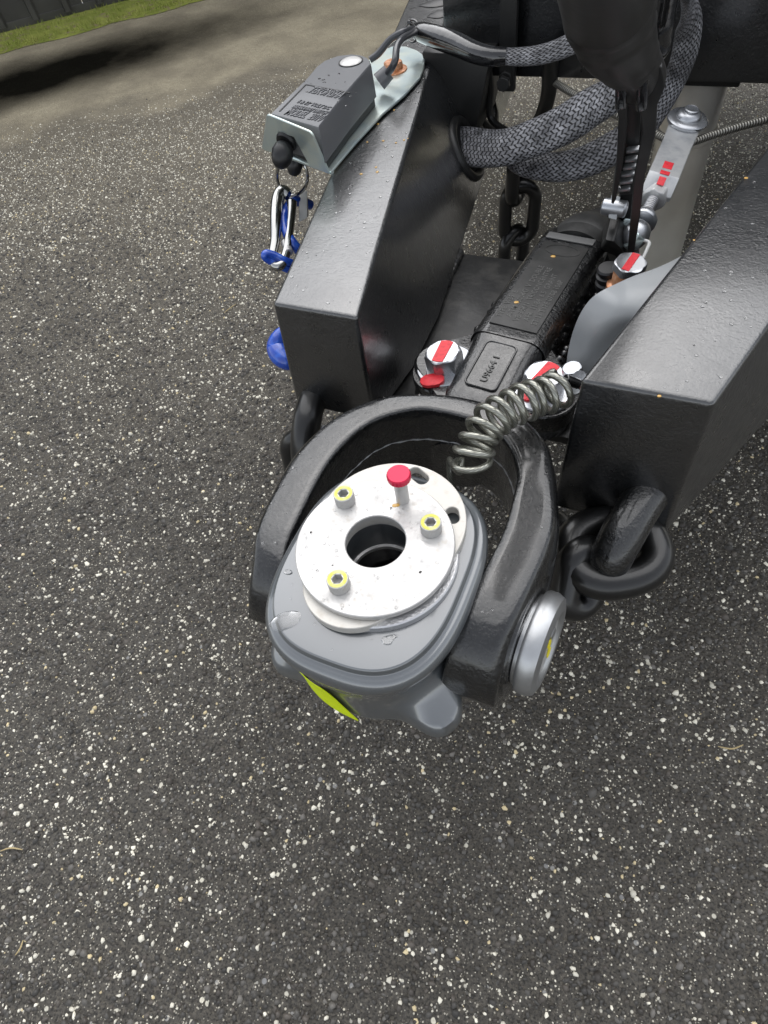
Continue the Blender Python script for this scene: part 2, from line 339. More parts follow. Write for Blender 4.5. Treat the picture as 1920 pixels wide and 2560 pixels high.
# ------------------------------------------------------------------ ground
def ground_material():
    m = bpy.data.materials.new('asphalt'); m.use_nodes = True; t = m.node_tree; N = t.nodes; Lk = t.links; p = N['Principled BSDF']
    tc = N.new('ShaderNodeTexCoord'); pos = tc.outputs['Object']
    def nz(s, d=5, vec=pos, rough=.55):
        n = N.new('ShaderNodeTexNoise'); n.inputs['Scale'].default_value = s; n.inputs['Detail'].default_value = d; n.inputs['Roughness'].default_value = rough; Lk.new(vec, n.inputs['Vector']); return n.outputs['Fac']
    def rng_(src, a, b, c=0., d=1.):
        q = N.new('ShaderNodeMapRange'); q.inputs[1].default_value = a; q.inputs[2].default_value = b; q.inputs[3].default_value = c; q.inputs[4].default_value = d; Lk.new(src, q.inputs[0]); return q.outputs[0]
    def mix(f, a, b):
        q = N.new('ShaderNodeMix'); q.data_type = 'RGBA'
        if isinstance(f, float): q.inputs[0].default_value = f
        else: Lk.new(f, q.inputs[0])
        for k, c in ((6, a), (7, b)):
            if isinstance(c, tuple): q.inputs[k].default_value = (*c, 1)
            else: Lk.new(c, q.inputs[k])
        return q.outputs[2]
    def mth(op, a, b=0.0):
        q = N.new('ShaderNodeMath'); q.operation = op
        for k, c in ((0, a), (1, b)):
            if isinstance(c, (int, float)): q.inputs[k].default_value = c
            else: Lk.new(c, q.inputs[k])
        return q.outputs[0]
    def speck(scale, thr, soft, seed):
        v = N.new('ShaderNodeTexVoronoi'); v.inputs['Scale'].default_value = scale
        mp = N.new('ShaderNodeMapping'); mp.inputs['Location'].default_value = (seed, seed * .7, 0); Lk.new(pos, mp.inputs[0]); Lk.new(mp.outputs[0], v.inputs['Vector'])
        sp = N.new('ShaderNodeSeparateColor'); Lk.new(v.outputs['Color'], sp.inputs[0])
        sel = mth('GREATER_THAN', sp.outputs[0], thr); sz = rng_(sp.outputs[1], 0, 1, .18, .42)
        return mth('MULTIPLY', sel, rng_(mth('SUBTRACT', v.outputs['Distance'], sz), -soft, soft, 1, 0)), sp.outputs[2]
    base = mix(rng_(nz(7), .35, .7), (.042, .038, .032), (.071, .065, .055))
    base = mix(rng_(nz(1.6, 5), .45, .72, 0, .45), base, (.028, .024, .019))
    base = mix(rng_(nz(160, 3), .42, .7), base, (.10, .089, .071))
    base = mix(rng_(nz(300, 3), .50, .62), base, (.018, .016, .013))
    s1, c1 = speck(230, .86, .06, 3.1); base = mix(mth('MULTIPLY', s1, .9), base, mix(c1, (.62, .58, .47), (.30, .29, .26)))
    s2, c2 = speck(120, .93, .05, 9.7); base = mix(mth('MULTIPLY', s2, .9), base, mix(c2, (.66, .63, .52), (.22, .22, .22)))
    s4, c4 = speck(320, .78, .1, 5.2); base = mix(mth('MULTIPLY', s4, .7), base, (.50, .47, .39))
    # dusty band: signed distance to a line on the ground
    A, B = at(0, 331, 0), at(564, 212, 0); dl = (B - A).normalized(); nl = Vector((-dl.y, dl.x, 0)); 
    if nl.y < 0: nl = -nl
    sx = N.new('ShaderNodeSeparateXYZ'); Lk.new(pos, sx.inputs[0])
    sdist = mth('ADD', mth('MULTIPLY', mth('SUBTRACT', sx.outputs[0], A.x), nl.x), mth('MULTIPLY', mth('SUBTRACT', sx.outputs[1], A.y), nl.y))
    sd2 = mth('ADD', sdist, rng_(nz(3.5), .3, .7, -.16, .16))
    dusty = rng_(sd2, -.12, .14)
    dust = mix(rng_(nz(60, 6), .35, .7), (.52, .45, .30), (.76, .68, .48))
    dust = mix(rng_(nz(5, 4), .4, .65), dust, (.26, .225, .15))
    dust = mix(rng_(nz(330, 2), .45, .62), dust, (.17, .145, .10))
    base = mix(mth('MULTIPLY', dusty, .85), base, dust)
    far = rng_(sd2, -2.2, .0, .0, .5); base = mix(far, base, (.24, .21, .155))
    # soft-edged dark patch beyond the dusty line
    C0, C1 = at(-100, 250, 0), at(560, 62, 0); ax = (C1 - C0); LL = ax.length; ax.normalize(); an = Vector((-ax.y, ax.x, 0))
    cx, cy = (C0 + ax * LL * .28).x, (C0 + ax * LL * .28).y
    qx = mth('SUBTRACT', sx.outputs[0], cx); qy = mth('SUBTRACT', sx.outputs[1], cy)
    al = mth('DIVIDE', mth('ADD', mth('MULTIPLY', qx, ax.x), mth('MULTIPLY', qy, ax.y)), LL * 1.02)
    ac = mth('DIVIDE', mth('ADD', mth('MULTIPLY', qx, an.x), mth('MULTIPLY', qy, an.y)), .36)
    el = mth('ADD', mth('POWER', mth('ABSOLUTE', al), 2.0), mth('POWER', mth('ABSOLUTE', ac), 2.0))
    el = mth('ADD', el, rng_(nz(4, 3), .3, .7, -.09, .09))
    dark_patch = rng_(el, .12, 1.2, .985, 0)
    base = mix(dark_patch, base, (.003, .003, .0025))
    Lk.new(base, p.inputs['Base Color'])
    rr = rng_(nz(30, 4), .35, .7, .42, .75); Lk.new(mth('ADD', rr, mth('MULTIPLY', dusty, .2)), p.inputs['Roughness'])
    Lk.new(mth('MULTIPLY', mth('SUBTRACT', 1.0, dark_patch), .4), p.inputs['Specular IOR Level'])
    b1 = N.new('ShaderNodeBump'); b1.inputs['Strength'].default_value = .9; b1.inputs['Distance'].default_value = .003; Lk.new(nz(210, 4), b1.inputs['Height'])
    v = N.new('ShaderNodeTexVoronoi'); v.inputs['Scale'].default_value = 150; Lk.new(pos, v.inputs['Vector'])
    b2 = N.new('ShaderNodeBump'); b2.inputs['Strength'].default_value = .6; b2.inputs['Distance'].default_value = .004; b2.invert = True
    Lk.new(v.outputs['Distance'], b2.inputs['Height']); Lk.new(b1.outputs[0], b2.inputs['Normal']); Lk.new(b2.outputs[0], p.inputs['Normal'])
    return m
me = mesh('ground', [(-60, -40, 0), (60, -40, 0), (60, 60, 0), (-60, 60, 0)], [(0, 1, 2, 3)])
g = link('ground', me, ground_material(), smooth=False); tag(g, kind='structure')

def stones():
    A_, B_ = at(0, 331, 0), at(564, 212, 0); D_ = (B_ - A_).normalized(); N_ = Vector((-D_.y, D_.x, 0))
    n1, n2 = 90000, 54000
    x = np.concatenate([rng.uniform(-2.1, 1.15, n1), rng.uniform(-2.7, .8, n2)])
    y = np.concatenate([rng.uniform(-.62, 1.25, n1), rng.uniform(1.25, 2.7, n2)])
    n = n1 + n2
    keepfar = np.ones(n, bool)
    kind = rng.random(n)
    rp = np.clip((y - .45) / 1.3, 0, 1); rp = rp * rp * (3 - 2 * rp)
    white = kind < .46 + .49 * rp
    sdl = (x - A_.x) * N_.x + (y - A_.y) * N_.y; ok = (sdl < -.05 + rng.uniform(-.35, .1, n))
    cl = np.sin(7 * x + 3 * y) + np.sin(5 * y - 4 * x + 1) + np.sin(17 * x - 11 * y + 2) + np.sin(23 * y + 9 * x)
    white &= ~(rng.random(n) < np.clip(.28 - .22 * cl, 0, .8) * (1 - rp))
    s = ok * np.where(white, .0009 + .0036 * rng.random(n) ** 2.6, .0019 + .0038 * rng.random(n) ** 1.5)
    s *= np.where(rng.random(n) < .02, 1.5, 1)
    s = ok * (s * (1 - .38 * rp) + .0007 * rp)
    k = 6; ang = rng.uniform(0, 2 * np.pi, n)[:, None] + np.arange(k)[None] * 2 * np.pi / k + rng.uniform(-.3, .3, (n, k))
    rr = s[:, None] * rng.uniform(.7, 1.25, (n, k)); asp = rng.uniform(.55, 1.0, n)[:, None]; th = rng.uniform(0, np.pi, n)[:, None]
    lx, ly = rr * np.cos(ang), rr * np.sin(ang) * asp
    gx, gy = lx * np.cos(th) - ly * np.sin(th), lx * np.sin(th) + ly * np.cos(th)
    h = s * rng.uniform(.25, .8, n)
    tx, ty = rng.uniform(-.3, .3, n), rng.uniform(-.3, .3, n)
    base = np.stack([x[:, None] + gx, y[:, None] + gy, np.full((n, k), -.0008)], -1)
    top = np.stack([x[:, None] + gx * .72, y[:, None] + gy * .72, h[:, None] + .72 * (gx * tx[:, None] + gy * ty[:, None]) * 1.0], -1)
    V = np.concatenate([base, top], 1).reshape(-1, 3)
    off = (np.arange(n) * 2 * k)[:, None]
    F = []
    for i in range(k):
        j = (i + 1) % k; F.append(np.concatenate([off + i, off + j, off + k + j, off + k + i], 1))
    quads = np.stack(F, 1).reshape(-1, 4); tops = off + k + np.arange(k)[None]
    nq, ntp = len(quads), n
    me = bpy.data.meshes.new('asphalt_stones'); me.vertices.add(len(V)); me.vertices.foreach_set('co', V.ravel())
    li = np.concatenate([quads.ravel(), tops.ravel()]); me.loops.add(len(li)); me.loops.foreach_set('vertex_index', li)
    me.polygons.add(nq + ntp); ls = np.concatenate([np.arange(nq) * 4, nq * 4 + np.arange(ntp) * k]); me.polygons.foreach_set('loop_start', ls)
    me.update(calc_edges=True)
    wc = np.array([.88, .84, .71]) * rng.uniform(.6, 1.05, n)[:, None]
    cream = rng.random(n) < .12; wc[cream] = np.array([.72, .6, .36]) * rng.uniform(.7, 1.0, (cream.sum(), 1))
    gc = np.array([.072, .067, .060]) * rng.uniform(.45, 1.0 + 1.6 * rng.random(n) ** 3, n)[:, None]
    brn = rng.random(n) < .3; gc[brn] = np.array([.075, .065, .055]) * rng.uniform(.5, 1.3, (brn.sum(), 1))
    c = np.where(white[:, None], wc, gc)
    ca_ = me.color_attributes.new('Col', 'FLOAT_COLOR', 'POINT')
    cc = np.concatenate([np.repeat(c, 2 * k, 0), np.ones((n * 2 * k, 1))], 1); ca_.data.foreach_set('color', cc.ravel().astype(np.float32))
    m = bpy.data.materials.new('stone_chips'); m.use_nodes = True; t = m.node_tree; p = t.nodes['Principled BSDF']
    a = t.nodes.new('ShaderNodeVertexColor'); a.layer_name = 'Col'; t.links.new(a.outputs[0], p.inputs['Base Color']); p.inputs['Roughness'].default_value = .5
    o = link('asphalt_stones', me, m, smooth=False); tag(o, kind='stuff', label='white and grey stone chips set in the dark asphalt', cat='stone chips')
stones()

# moss strip and metal wall beyond
W0, W1 = at(0, 90, 0), at(332, 3, 0); wd = (W1 - W0).normalized(); wn = Vector((-wd.y, wd.x, 0))
if wn.dot(CAM) < wn.dot(W0): wn = -wn            # wn faces the camera
wn = -wn if (Vector((0, 0, 0)) - W0).dot(wn) < 0 else wn
S0 = W0 - wd * 3; S1 = W1 + wd * 6
MW = abs((at(0, 133, 0) - W0).dot(wn)); MW2 = abs((at(504, 7, 0) - W0).dot(wn)); print('moss widths', MW, MW2)
mossmat = mat('moss', (.20, .235, .035), .9, bump=[(120, .9, .008, 'noise')], var=[(9, (.30, .33, .06), .4, .65), (30, (.24, .20, .10), .52, .68)])
n = 120; V = []; Fc = []
for i in range(n):
    t_ = i / (n - 1); p = S0.lerp(S1, t_)
    wob = (MW + MW2) / 2 + .05 * noise.noise(Vector((i * .35, 0, 0))) + .03 * noise.noise(Vector((i * 1.3, 4, 0)))
    V += [p - wn * .02 + Vector((0, 0, .012)), p + wn * wob * .6 + Vector((0, 0, .014)), p + wn * wob + Vector((0, 0, .002))]
    if i: k = 3 * i; Fc += [(k - 3, k - 2, k + 1, k), (k - 2, k - 1, k + 2, k + 1)]
o = link('moss_strip', mesh('moss', V, Fc), mossmat, smooth='all'); tag(o, 'green moss strip growing along the foot of the dark metal wall', 'moss', kind='stuff')
# moss and grass blades
V = []; Fc = []
for i in range(9000):
    p = S0.lerp(S1, random.random()) + wn * (random.random() ** .8 * (MW + MW2) / 2); h = random.uniform(.006, .028); a = random.random() * 6.28; w_ = random.uniform(.002, .005)
    dx = Vector((math.cos(a), math.sin(a), 0)); ln = Vector((random.uniform(-1, 1), random.uniform(-1, 1), 0)) * h * .5
    b0 = len(V); V += [p - dx * w_ + Vector((0, 0, .008)), p + dx * w_ + Vector((0, 0, .008)), p + ln + Vector((0, 0, h + .01))]; Fc.append((b0, b0 + 1, b0 + 2))
bl = mat('moss_blades', (.22, .27, .045), .8, var=[(6, (.34, .35, .09), .4, .65)])
o = link('moss_tufts', mesh('tufts', V, Fc), bl, smooth=False); tag(o, 'short tufts of moss and grass below the metal wall', 'moss', kind='stuff')
wallm = mat('dark_corrugated_steel', (.05, .048, .045), .35, var=[(6, (.08, .077, .07), .4, .7)], bump=[(60, .1, .002, 'noise')])
wall = thing('metal_wall', 'dark ribbed metal wall behind the moss strip', 'wall', S0)
NP = 14; Lw = (S1 - S0).length; pw = Lw / NP
def panel_mesh():
    prof = []; ribs = 4; u = 0
    for k in range(ribs):
        c = pw * (k + .5) / ribs; prof += [(c - .022, 0), (c - .012, .028), (c + .012, .028), (c + .022, 0)]
    prof = [(0, 0)] + prof + [(pw - .003, 0)]
    V = []; Fc = []
    for (u, dd) in prof:
        for hz, tk in ((.03, 0), (2.4, 0)): V.append(wd * u + wn * dd + Vector((0, 0, hz)))
    for (u, dd) in prof:
        for hz in (.03, 2.4): V.append(wd * u + wn * (dd - .004) + Vector((0, 0, hz)))
    m_ = len(prof); o2 = 2 * m_
    for i in range(m_ - 1):
        Fc += [(2 * i, 2 * i + 2, 2 * i + 3, 2 * i + 1), (o2 + 2 * i, o2 + 2 * i + 1, o2 + 2 * i + 3, o2 + 2 * i + 2), (2 * i, o2 + 2 * i, o2 + 2 * i + 2, 2 * i + 2), (2 * i + 1, 2 * i + 3, o2 + 2 * i + 3, o2 + 2 * i + 1)]
    return mesh('panel', V, Fc)
pm = panel_mesh(); pm.materials.append(wallm)
for i in range(NP):
    o = bpy.data.objects.new('panel', pm); col.objects.link(o); o.parent = wall; o.location = wd * (pw * i)
x_, y_, z_ = wd, wn, Vector((0, 0, 1))
link('base_rail', box(S0.lerp(S1, .5) + Vector((0, 0, .02)) - wn * .01, (Lw, .03, .05), xd=wd), wallm, wall, smooth=False)

# ------------------------------------------------------------------ trailer drawbar
draw = thing('trailer_drawbar', 'black powder coated trailer drawbar of two converging box beams', 'trailer frame', (0, .3, .5))
def beamL(t, y):   # inner/outer x at top and bottom
    return (-.225 - .219 * (y - .24), -.120 - .241 * (y - .24), -.215 - .20 * (y - .24), -.085 - .144 * (y - .24) if y > .45 else lerp(-.122, -.115, (y - .24) / .21))
def strip_beam(ys, fn, zt, zb, ybot=0.0):
    V = []; Fc = []
    for y in ys:
        xo, xi, bo, bi = fn(y)
        V += [(xo, y, zt), (xi, y, zt), (bi, y, zb), (bo, y, zb)]
    for i in range(len(ys) - 1):
        for k in range(4): a = 4 * i; Fc.append((a + k, a + (k + 1) % 4, a + 4 + (k + 1) % 4, a + 4 + k))
    Fc.append((3, 2, 1, 0)); a = 4 * (len(ys) - 1); Fc.append((a, a + 1, a + 2, a + 3))
    me = mesh('beam', V, Fc); bm = bmesh.new(); bm.from_mesh(me)
    bmesh.ops.recalc_face_normals(bm, faces=bm.faces)
    ed = [e for e in bm.edges if len(e.link_faces) == 2 and e.calc_face_angle() > .6]
    bmesh.ops.bevel(bm, geom=ed, offset=.005, segments=4, profile=.5, affect='EDGES')
    return bmm(bm)
def fL(y):
    t = max(0, min(1, (y - .24) / .21))
    return (-.225 - .219 * (y - .24), -.120 - .241 * (y - .24), lerp(-.238, -.225 - .20 * (y - .24), t), lerp(-.124, -.085 - .144 * (y - .24), t))
link('beam', strip_beam([.24, .345, .45, .8, 1.3, 2.2], fL, .585, .425), 'beam', draw)
def fRR(y): return (.121 + .262 * (y - .215), .231 + .29 * (y - .206), .112 + .30 * (y - .215), .234 + .427 * (y - .206))
def fRb(y): a = fRR(y); return (a[0], a[1], a[2], a[3])
link('beam', strip_beam([.208, .5, 1.0, 2.2], fRb, .585, .385), 'beam', draw)
# left-beam web holes with rolled rims
def web(y, z):
    q = fL(y); t = (.585 - z) / .16; return Vector((lerp(q[1], q[3], t), y, z))
for (yc, zc) in ((.814, .478), (.985, .478)):
    c = web(yc, zc); nrm = (web(yc + .1, zc) - c).cross(web(yc, zc + .05) - c).normalized()
    if nrm.x < 0: nrm = -nrm
    hx, hz = .052, .044
    P = []
    e1 = (web(yc + .1, zc) - c).normalized(); e2 = nrm.cross(e1)
    for i in range(40): a = 2 * math.pi * i / 40; P.append(c + e1 * (hx * math.cos(a)) + e2 * (hz * math.sin(a)) + nrm * .002)
    link('grommet', tube(P, .0075, 10, closed=True), 'flat', draw)
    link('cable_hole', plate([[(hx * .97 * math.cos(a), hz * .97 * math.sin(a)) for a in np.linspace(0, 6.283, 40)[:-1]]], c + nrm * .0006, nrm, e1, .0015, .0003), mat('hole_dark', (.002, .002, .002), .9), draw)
# plate between the beams, with weld seams
Pp = [(-.190, .615), (.24, .615), (.16, .285), (-.125, .285)]
link('mounting_plate', hexa([(x, y, .408) for x, y in reversed(Pp)] + [(x, y, .42) for x, y in reversed(Pp)], .0015), 'grime', draw)
def bead(P, r_, n, amp, name, parent, m='grime'):
    Q = spline(P, n); Rr = [r_ * (1 + amp * math.sin(i * 2.1) * .5 + random.uniform(-amp, amp)) for i in range(n)]
    return link(name, tube(Q, Rr, 8), m, parent)
bead([(-.124, .30, .424), (-.128, .45, .424), (-.139, .612, .424)], .0055, 90, .3, 'weld_seam', draw)
bead([(.135, .30, .424), (.22, .60, .424)], .0055, 70, .3, 'weld_seam', draw)
# toolbox front / cross member behind
link('cross_panel', hexa([(-.262, .90, .553), (1.3, .905, .553), (1.3, 2.6, .553), (-.30, 2.6, .553), (-.262, .90, 1.02), (1.3, .905, 1.02), (1.3, 2.6, 1.02), (-.30, 2.6, 1.02)], .004), 'beam', draw)
link('panel_flange', box((-.150, .885, .66), (.026, .012, .24), bev=.002), 'flat', draw)
link('gusset', hexa([(-.262, .86, .47), (-.20, .86, .47), (-.205, 1.0, .47), (-.27, 1.0, .47), (-.285, .86, .60), (-.17, .86, .60), (-.175, 1.0, .60), (-.29, 1.0, .60)], .002), 'flat', draw)
p = at(1335, 258 - 40, .55)
for (u, v) in ((1268, 190), (1262, 204)):
    q = at(u, v, .56); hd, _ = hexbolt(q + Vector((0, -.004, 0)), (0, -1, 0), .011, .008); link('bolt', hd, 'flat', draw)
link('cable_hanger', tube(spline([at(1375, 130, .60), at(1372, 230, .52), at(1350, 300, .46), at(1318, 345, .44)], 30), .013, 10, up=Vector((1, 0, 0)), flat=1.0), 'flat', draw)
# lifted louvre marks on the beam top
for (a, b) in (((1047, 14), (1150, 2)), ((1068, 42), (1132, 29))):
    A_, B_ = at(*a, .5855), at(*b, .5855); d = (B_ - A_).normalized(); nn = Vector((-d.y, d.x, 0))
    n = 20; V = []; Fc = []
    for i in range(n):
        t_ = i / (n - 1); wv = math.sin(math.pi * min(1, t_ * 1.15 if t_ < .87 else 1)) * .016 + .002; c = A_.lerp(B_, t_)
        V += [c - nn * wv + Vector((0, 0, .0005)), c + Vector((0, 0, .007 * math.sin(math.pi * t_))), c + nn * wv + Vector((0, 0, .0005))]
        if i: k = 3 * i; Fc += [(k - 3, k - 2, k + 1, k), (k - 2, k - 1, k + 2, k + 1)]
    link('pressed_louvre', mesh('l', V, Fc), 'rubber', draw, smooth='all')

# ------------------------------------------------------------------ shank casting
SH = rad(6.6); su_ = Vector((math.cos(SH), -math.sin(SH), 0)); sv_ = Vector((math.sin(SH), math.cos(SH), 0)); S_O = Vector((-.004, .27, 0))
def sp(a, b, z): return S_O + su_ * a + sv_ * b + Vector((0, 0, z))
shank = thing('coupling_shank', 'cast black coupling shank bolted between the beams with two red striped bolts', 'coupling', sp(0, .15, .42))
# flange plan
fl = []
for cx, cy, r_ in ((-.067, .052, .036), (.066, .052, .036), (-.026, .0, .02), (.03, .0, .02), (-.035, .12, .01), (.04, .12, .01)): fl += circ(cx, cy, r_, 24)
fl = hull2([(round(a, 5), round(b, 5)) for a, b in fl])
link('flange', plate([fl], sp(0, 0, .42), (0, 0, 1), su_, .0425, .004), 'cast', shank)
def section(b, wt, zt, wb, z0=.42, crown=.0, rr=.55, k=10):
    """rounded trapezoid section points from left base over the top to right base"""
    out = []
    rt = min(wt * .45, (zt - z0) * rr)
    out.append((-wb, z0)); out.append((-lerp(wb, wt, .45), lerp(z0, zt, .42)))
    for i in range(k): a = math.pi - (math.pi / 2) * i / (k - 1); out.append((-(wt - rt) + rt * math.cos(a), zt - rt + rt * math.sin(a)))
    for i in range(1, 8): t_ = i / 8; out.append((lerp(-(wt - rt), wt - rt, t_), zt + crown * 4 * t_ * (1 - t_)))
    for i in range(k): a = math.pi / 2 - (math.pi / 2) * i / (k - 1); out.append(((wt - rt) + rt * math.cos(a), zt - rt + rt * math.sin(a)))
    out.append((lerp(wb, wt, .45), lerp(z0, zt, .42))); out.append((wb, z0)); return out
ctl = [(-.020, .040, .458, .06, .001), (.0, .046, .466, .075, .001), (.03, .046, .471, .098, .001), (.06, .044, .476, .098, .001), (.085, .045, .481, .08, .001), (.100, .048, .4838, .066, 0), (.115, .050, .485, .058, 0),
       (.30, .050, .485, .058, 0), (.308, .050, .483, .057, .001), (.325, .050, .482, .056, .003), (.345, .050, .479, .056, .006)]
V = []; Fc = []; rows = []
cs = spline(ctl, 90)
for c in cs:
    s_ = section(*c[:4].tolist(), crown=c[4]); rows.append([sp(x, c[0], z) for x, z in s_])
m = len(rows[0])
for rws in rows: V += rws
for i in range(len(rows) - 1):
    for k in range(m - 1): Fc.append((i * m + k, i * m + k + 1, (i + 1) * m + k + 1, (i + 1) * m + k))
Fc.append(tuple(range(m))); Fc.append(tuple(reversed(range((len(rows) - 1) * m, len(rows) * m))))
me = mesh('s', V, Fc); bm = bmesh.new(); bm.from_mesh(me); link('housing', bmm(bm), 'cast', shank)
# smooth label land
link('label_land', box(sp(0, .205, .4857), (.062, .185, .0024), xd=su_, bev=.0008), MB_['worn'], shank)
lines = ['TYPE  V-35  E', 'A-TM 3500KG  V  DOUBLE', 'VB 35KN  TRIGONCENTRE', 'APR  11/84  6.5  GRANT', 'ST 11 TYPE 07/08 106P']
for i, s_ in enumerate(lines):
    link('embossed_text', text(s_, .0105, sp(-.021 + .0115 * i, .125 + .004 * (i % 2), .4868), (0, 0, 1), sv_, .0006, 0.0001, sx=.92), MB_['worn2'], shank)
em = [circ(0, 0, .02, 40), circ(0, 0, .0187, 40)]; em = [[(p[0] * 1.2, p[1] * .62) for p in q] for q in em]
link('embossed_oval', plate(em, sp(-.0, .281, .4866), (0, 0, 1), su_, .001, .0002), MB_['worn'], shank)
link('worn_patch', box(sp(0, .312, .4862), (.066, .014, .0022), xd=su_, bev=.0008), mat('scuffed_grey', (.12, .12, .118), .5, bump=[(300, .4, .001, 'noise')]), shank)
# number pocket
rr_ = []
for (cx, cy, a0) in ((.010, .024, 0), (-.010, .024, 90), (-.010, -.024, 180), (.010, -.024, 270)): rr_ += [(cx * 1.25 + .006 * math.cos(rad(a0 + k * 15)), cy * 1.15 + .006 * math.sin(rad(a0 + k * 15))) for k in range(7)]
link('number_rim', plate([[(a * 1.12, b * 1.05) for a, b in rr_], rr_], sp(-.001, .052, .4745), (Vector((0, 0, 1)) - sv_ * .15), su_, .0035, .0008), 'cast', shank)
link('number_pocket', plate([rr_], sp(-.001, .052, .4745), (Vector((0, 0, 1)) - sv_ * .15), su_, .0022, .0003), 'cast', shank)
link('embossed_number', text('U9664 1', .0120, sp(.0040, .026, .4736), (Vector((0, 0, 1)) - sv_ * .15), sv_ + Vector((0, 0, .15)), .0005, .0001), MB_['worn2'], shank, smooth=False)
# boot at the rear
prof = [(.0535, .0), (.054, .022), (.051, .026), (.0525, .030), (.050, .05), (.044, .068), (.034, .085), (.026, .095), (.024, .115)]
link('rubber_boot', lathe([(r_ * 1.0, h) for r_, h in prof], sp(.004, .325, .437), sv_, 48, (0, 0, 1)), 'worn', shank)
link('boot_cap', lathe([(.0, .003), (.0065, .003), (.008, .002), (.008, -.004)], at(1473, 552, .478), (0, .3, 1), 24), 'pin', shank)
# weld beads each side
for side, (x0, x1) in (('l', (-.062, -.060)), ('r', (.064, .064))):
    mes = []
    for i in range(46):
        t_ = i / 45; c = sp(lerp(x0, x1, t_) + random.uniform(-.003, .003), lerp(.105, .325, t_), random.uniform(.428, .437) + (random.uniform(.0, .022) if side == 'r' else .0))
        rr0 = random.uniform(.0045, .0075)
        mes.append(lathe([(0, -rr0), (rr0 * .7, -rr0 * .7), (rr0, 0), (rr0 * .7, rr0 * .7), (0, rr0)], c, (random.uniform(-1, 1), random.uniform(-1, 1), 1), 8))
    o = link('weld_bead', join(mes), 'gloss', shank, smooth='all'); tag(o, kind='stuff')
# bolts
def big_bolt(c, R, h, ws, tilt, rot, red_ang, blob=None, mats='zinc', sub='zinc'):
    hd, wsh = hexbolt(c, tilt, R, h, ws, rot)
    b = link('hex_bolt', hd, mats, shank)
    if wsh: link('washer', wsh, sub, b)
    x, y, z = basis(tilt); r_ = R * .79; s1, s2 = R * .30, R * .30; pts = []
    for i in range(13): a = lerp(-1, 1, i / 12) * math.asin(.36); pts.append((r_ * math.cos(a), r_ * math.sin(a) + random.uniform(-.0005, .0005)))
    for i in range(13): a = lerp(-1, 1, i / 12) * math.asin(.42); pts.append((-r_ * math.cos(a), -r_ * math.sin(a) + random.uniform(-.0005, .0005)))
    q = pts; ca2, sa2 = math.cos(red_ang), math.sin(red_ang); q = [(a * ca2 - b_ * sa2, a * sa2 + b_ * ca2) for a, b_ in q]
    link('red_paint_mark', plate([q], Vector(c) + z * (h + .00005), tilt, x, .0007, .0002), 'red', b)
    q2 = circ(0, 0, R * .42, 12); q2 = [(r_ * .70 * math.cos(i * .5236), r_ * .7 * math.sin(i * .5236)) for i in range(12)]
    mk = text('8.8', R * .42, Vector(c) + z * (h + .0004) + x * (-R * .2) + y * (R * .25), tilt, x, .0002)
    link('head_stamp', mk, 'pin', b, smooth=False)
    return b, x, y, z
def ang_for(c, pa, pb, z, tilt):
    x, y, zz = basis(tilt); d = at(*pb, z) - at(*pa, z); return math.atan2(d.dot(y), d.dot(x))
T1 = (-.10, -.05, 1); c1 = at(1106, 878, .487) ; zz = Vector(T1).normalized(); c1 = c1 - zz * .022
b1, bx, by, bz = big_bolt(c1, .0235, .022, (.036, .0045), T1, .4, ang_for(c1, (1118, 850), (1090, 900), .487, T1))
T2 = (.02, -.03, 1); zz = Vector(T2).normalized(); c2 = at(1362, 934, .488) - zz * .022
b2, bx2, by2, bz2 = big_bolt(c2, .0245, .022, (.038, .0045), T2, .1, ang_for(c2, (1390, 910), (1335, 965), .488, T2))
q = at(1080, 949, .466); link('red_paint_mark', lathe([(.0, .0022), (.008, .0018), (.0125, .0004), (.0125, -.004)], q, T1, 14, rf=lambda a, h: 1 + .2 * math.sin(2 * a + 1)), 'red', b1)
q = at(1330, 985, .468); link('red_paint_mark', lathe([(.0, .002), (.007, .0016), (.010, .0004), (.010, -.004)], q, T2, 14, rf=lambda a, h: 1 + .3 * math.sin(2 * a)), 'red', b2)
# link under-bolt spot faces
for c_, tl in ((c1, T1), (c2, T2)):
    link('bolt_boss', lathe([(.043, -.03), (.043, -.0065), (.0415, -.0048), (.0, -.0048)], c_, tl, 40), 'cast', shank)
# swivel stem to the yoke
link('swivel_stem', lathe([(.036, .0), (.036, .028), (.039, .032), (.039, .040), (.035, .046), (.035, .07)], (0, .19, .440), (0.02, 1, .0), 48), 'cast', shank)
link('swivel_collar', lathe([(.040, 0), (.043, .0015), (.043, .010), (.040, .0115)], (0.0, .228, .440), (0.02, 1, .0), 48), 'worn', shank)

# ------------------------------------------------------------------ yoke
yoke = thing('coupler_yoke', 'rough forged black U-shaped yoke holding the grey coupler head', 'yoke', (0, .2, .45))
outer = [(-.119, -.062), (-.121, -.030), (-.130, .0), (-.137, .04), (-.140, .08), (-.136, .112), (-.125, .145), (-.107, .174), (-.078, .201), (-.049, .213), (-.018, .220), (.018, .221), (.045, .217), (.072, .208), (.098, .187), (.113, .160), (.124, .130), (.134, .098), (.136, .065), (.134, .035), (.130, .0), (.125, -.03), (.122, -.062)]
inner = [(-.087, -.062), (-.089, -.030), (-.095, .0), (-.098, .04), (-.100, .078), (-.099, .105), (-.093, .130), (-.084, .152), (-.070, .170), (-.042, .187), (-.015, .1925), (.013, .1925), (.040, .187), (.060, .176), (.075, .158), (.086, .135), (.089, .112), (.0905, .085), (.090, .06), (.088, .035), (.085, .0), (.081, -.03), (.078, -.062)]
outer = [(x * (1.05 if x < 0 else 1.02), y * (1.0 if y < .12 else 1.025)) for x, y in outer]
inner = [(x * .985, y) for x, y in inner]
NS = 150; OO = spline(outer, NS); II = spline(inner, NS)
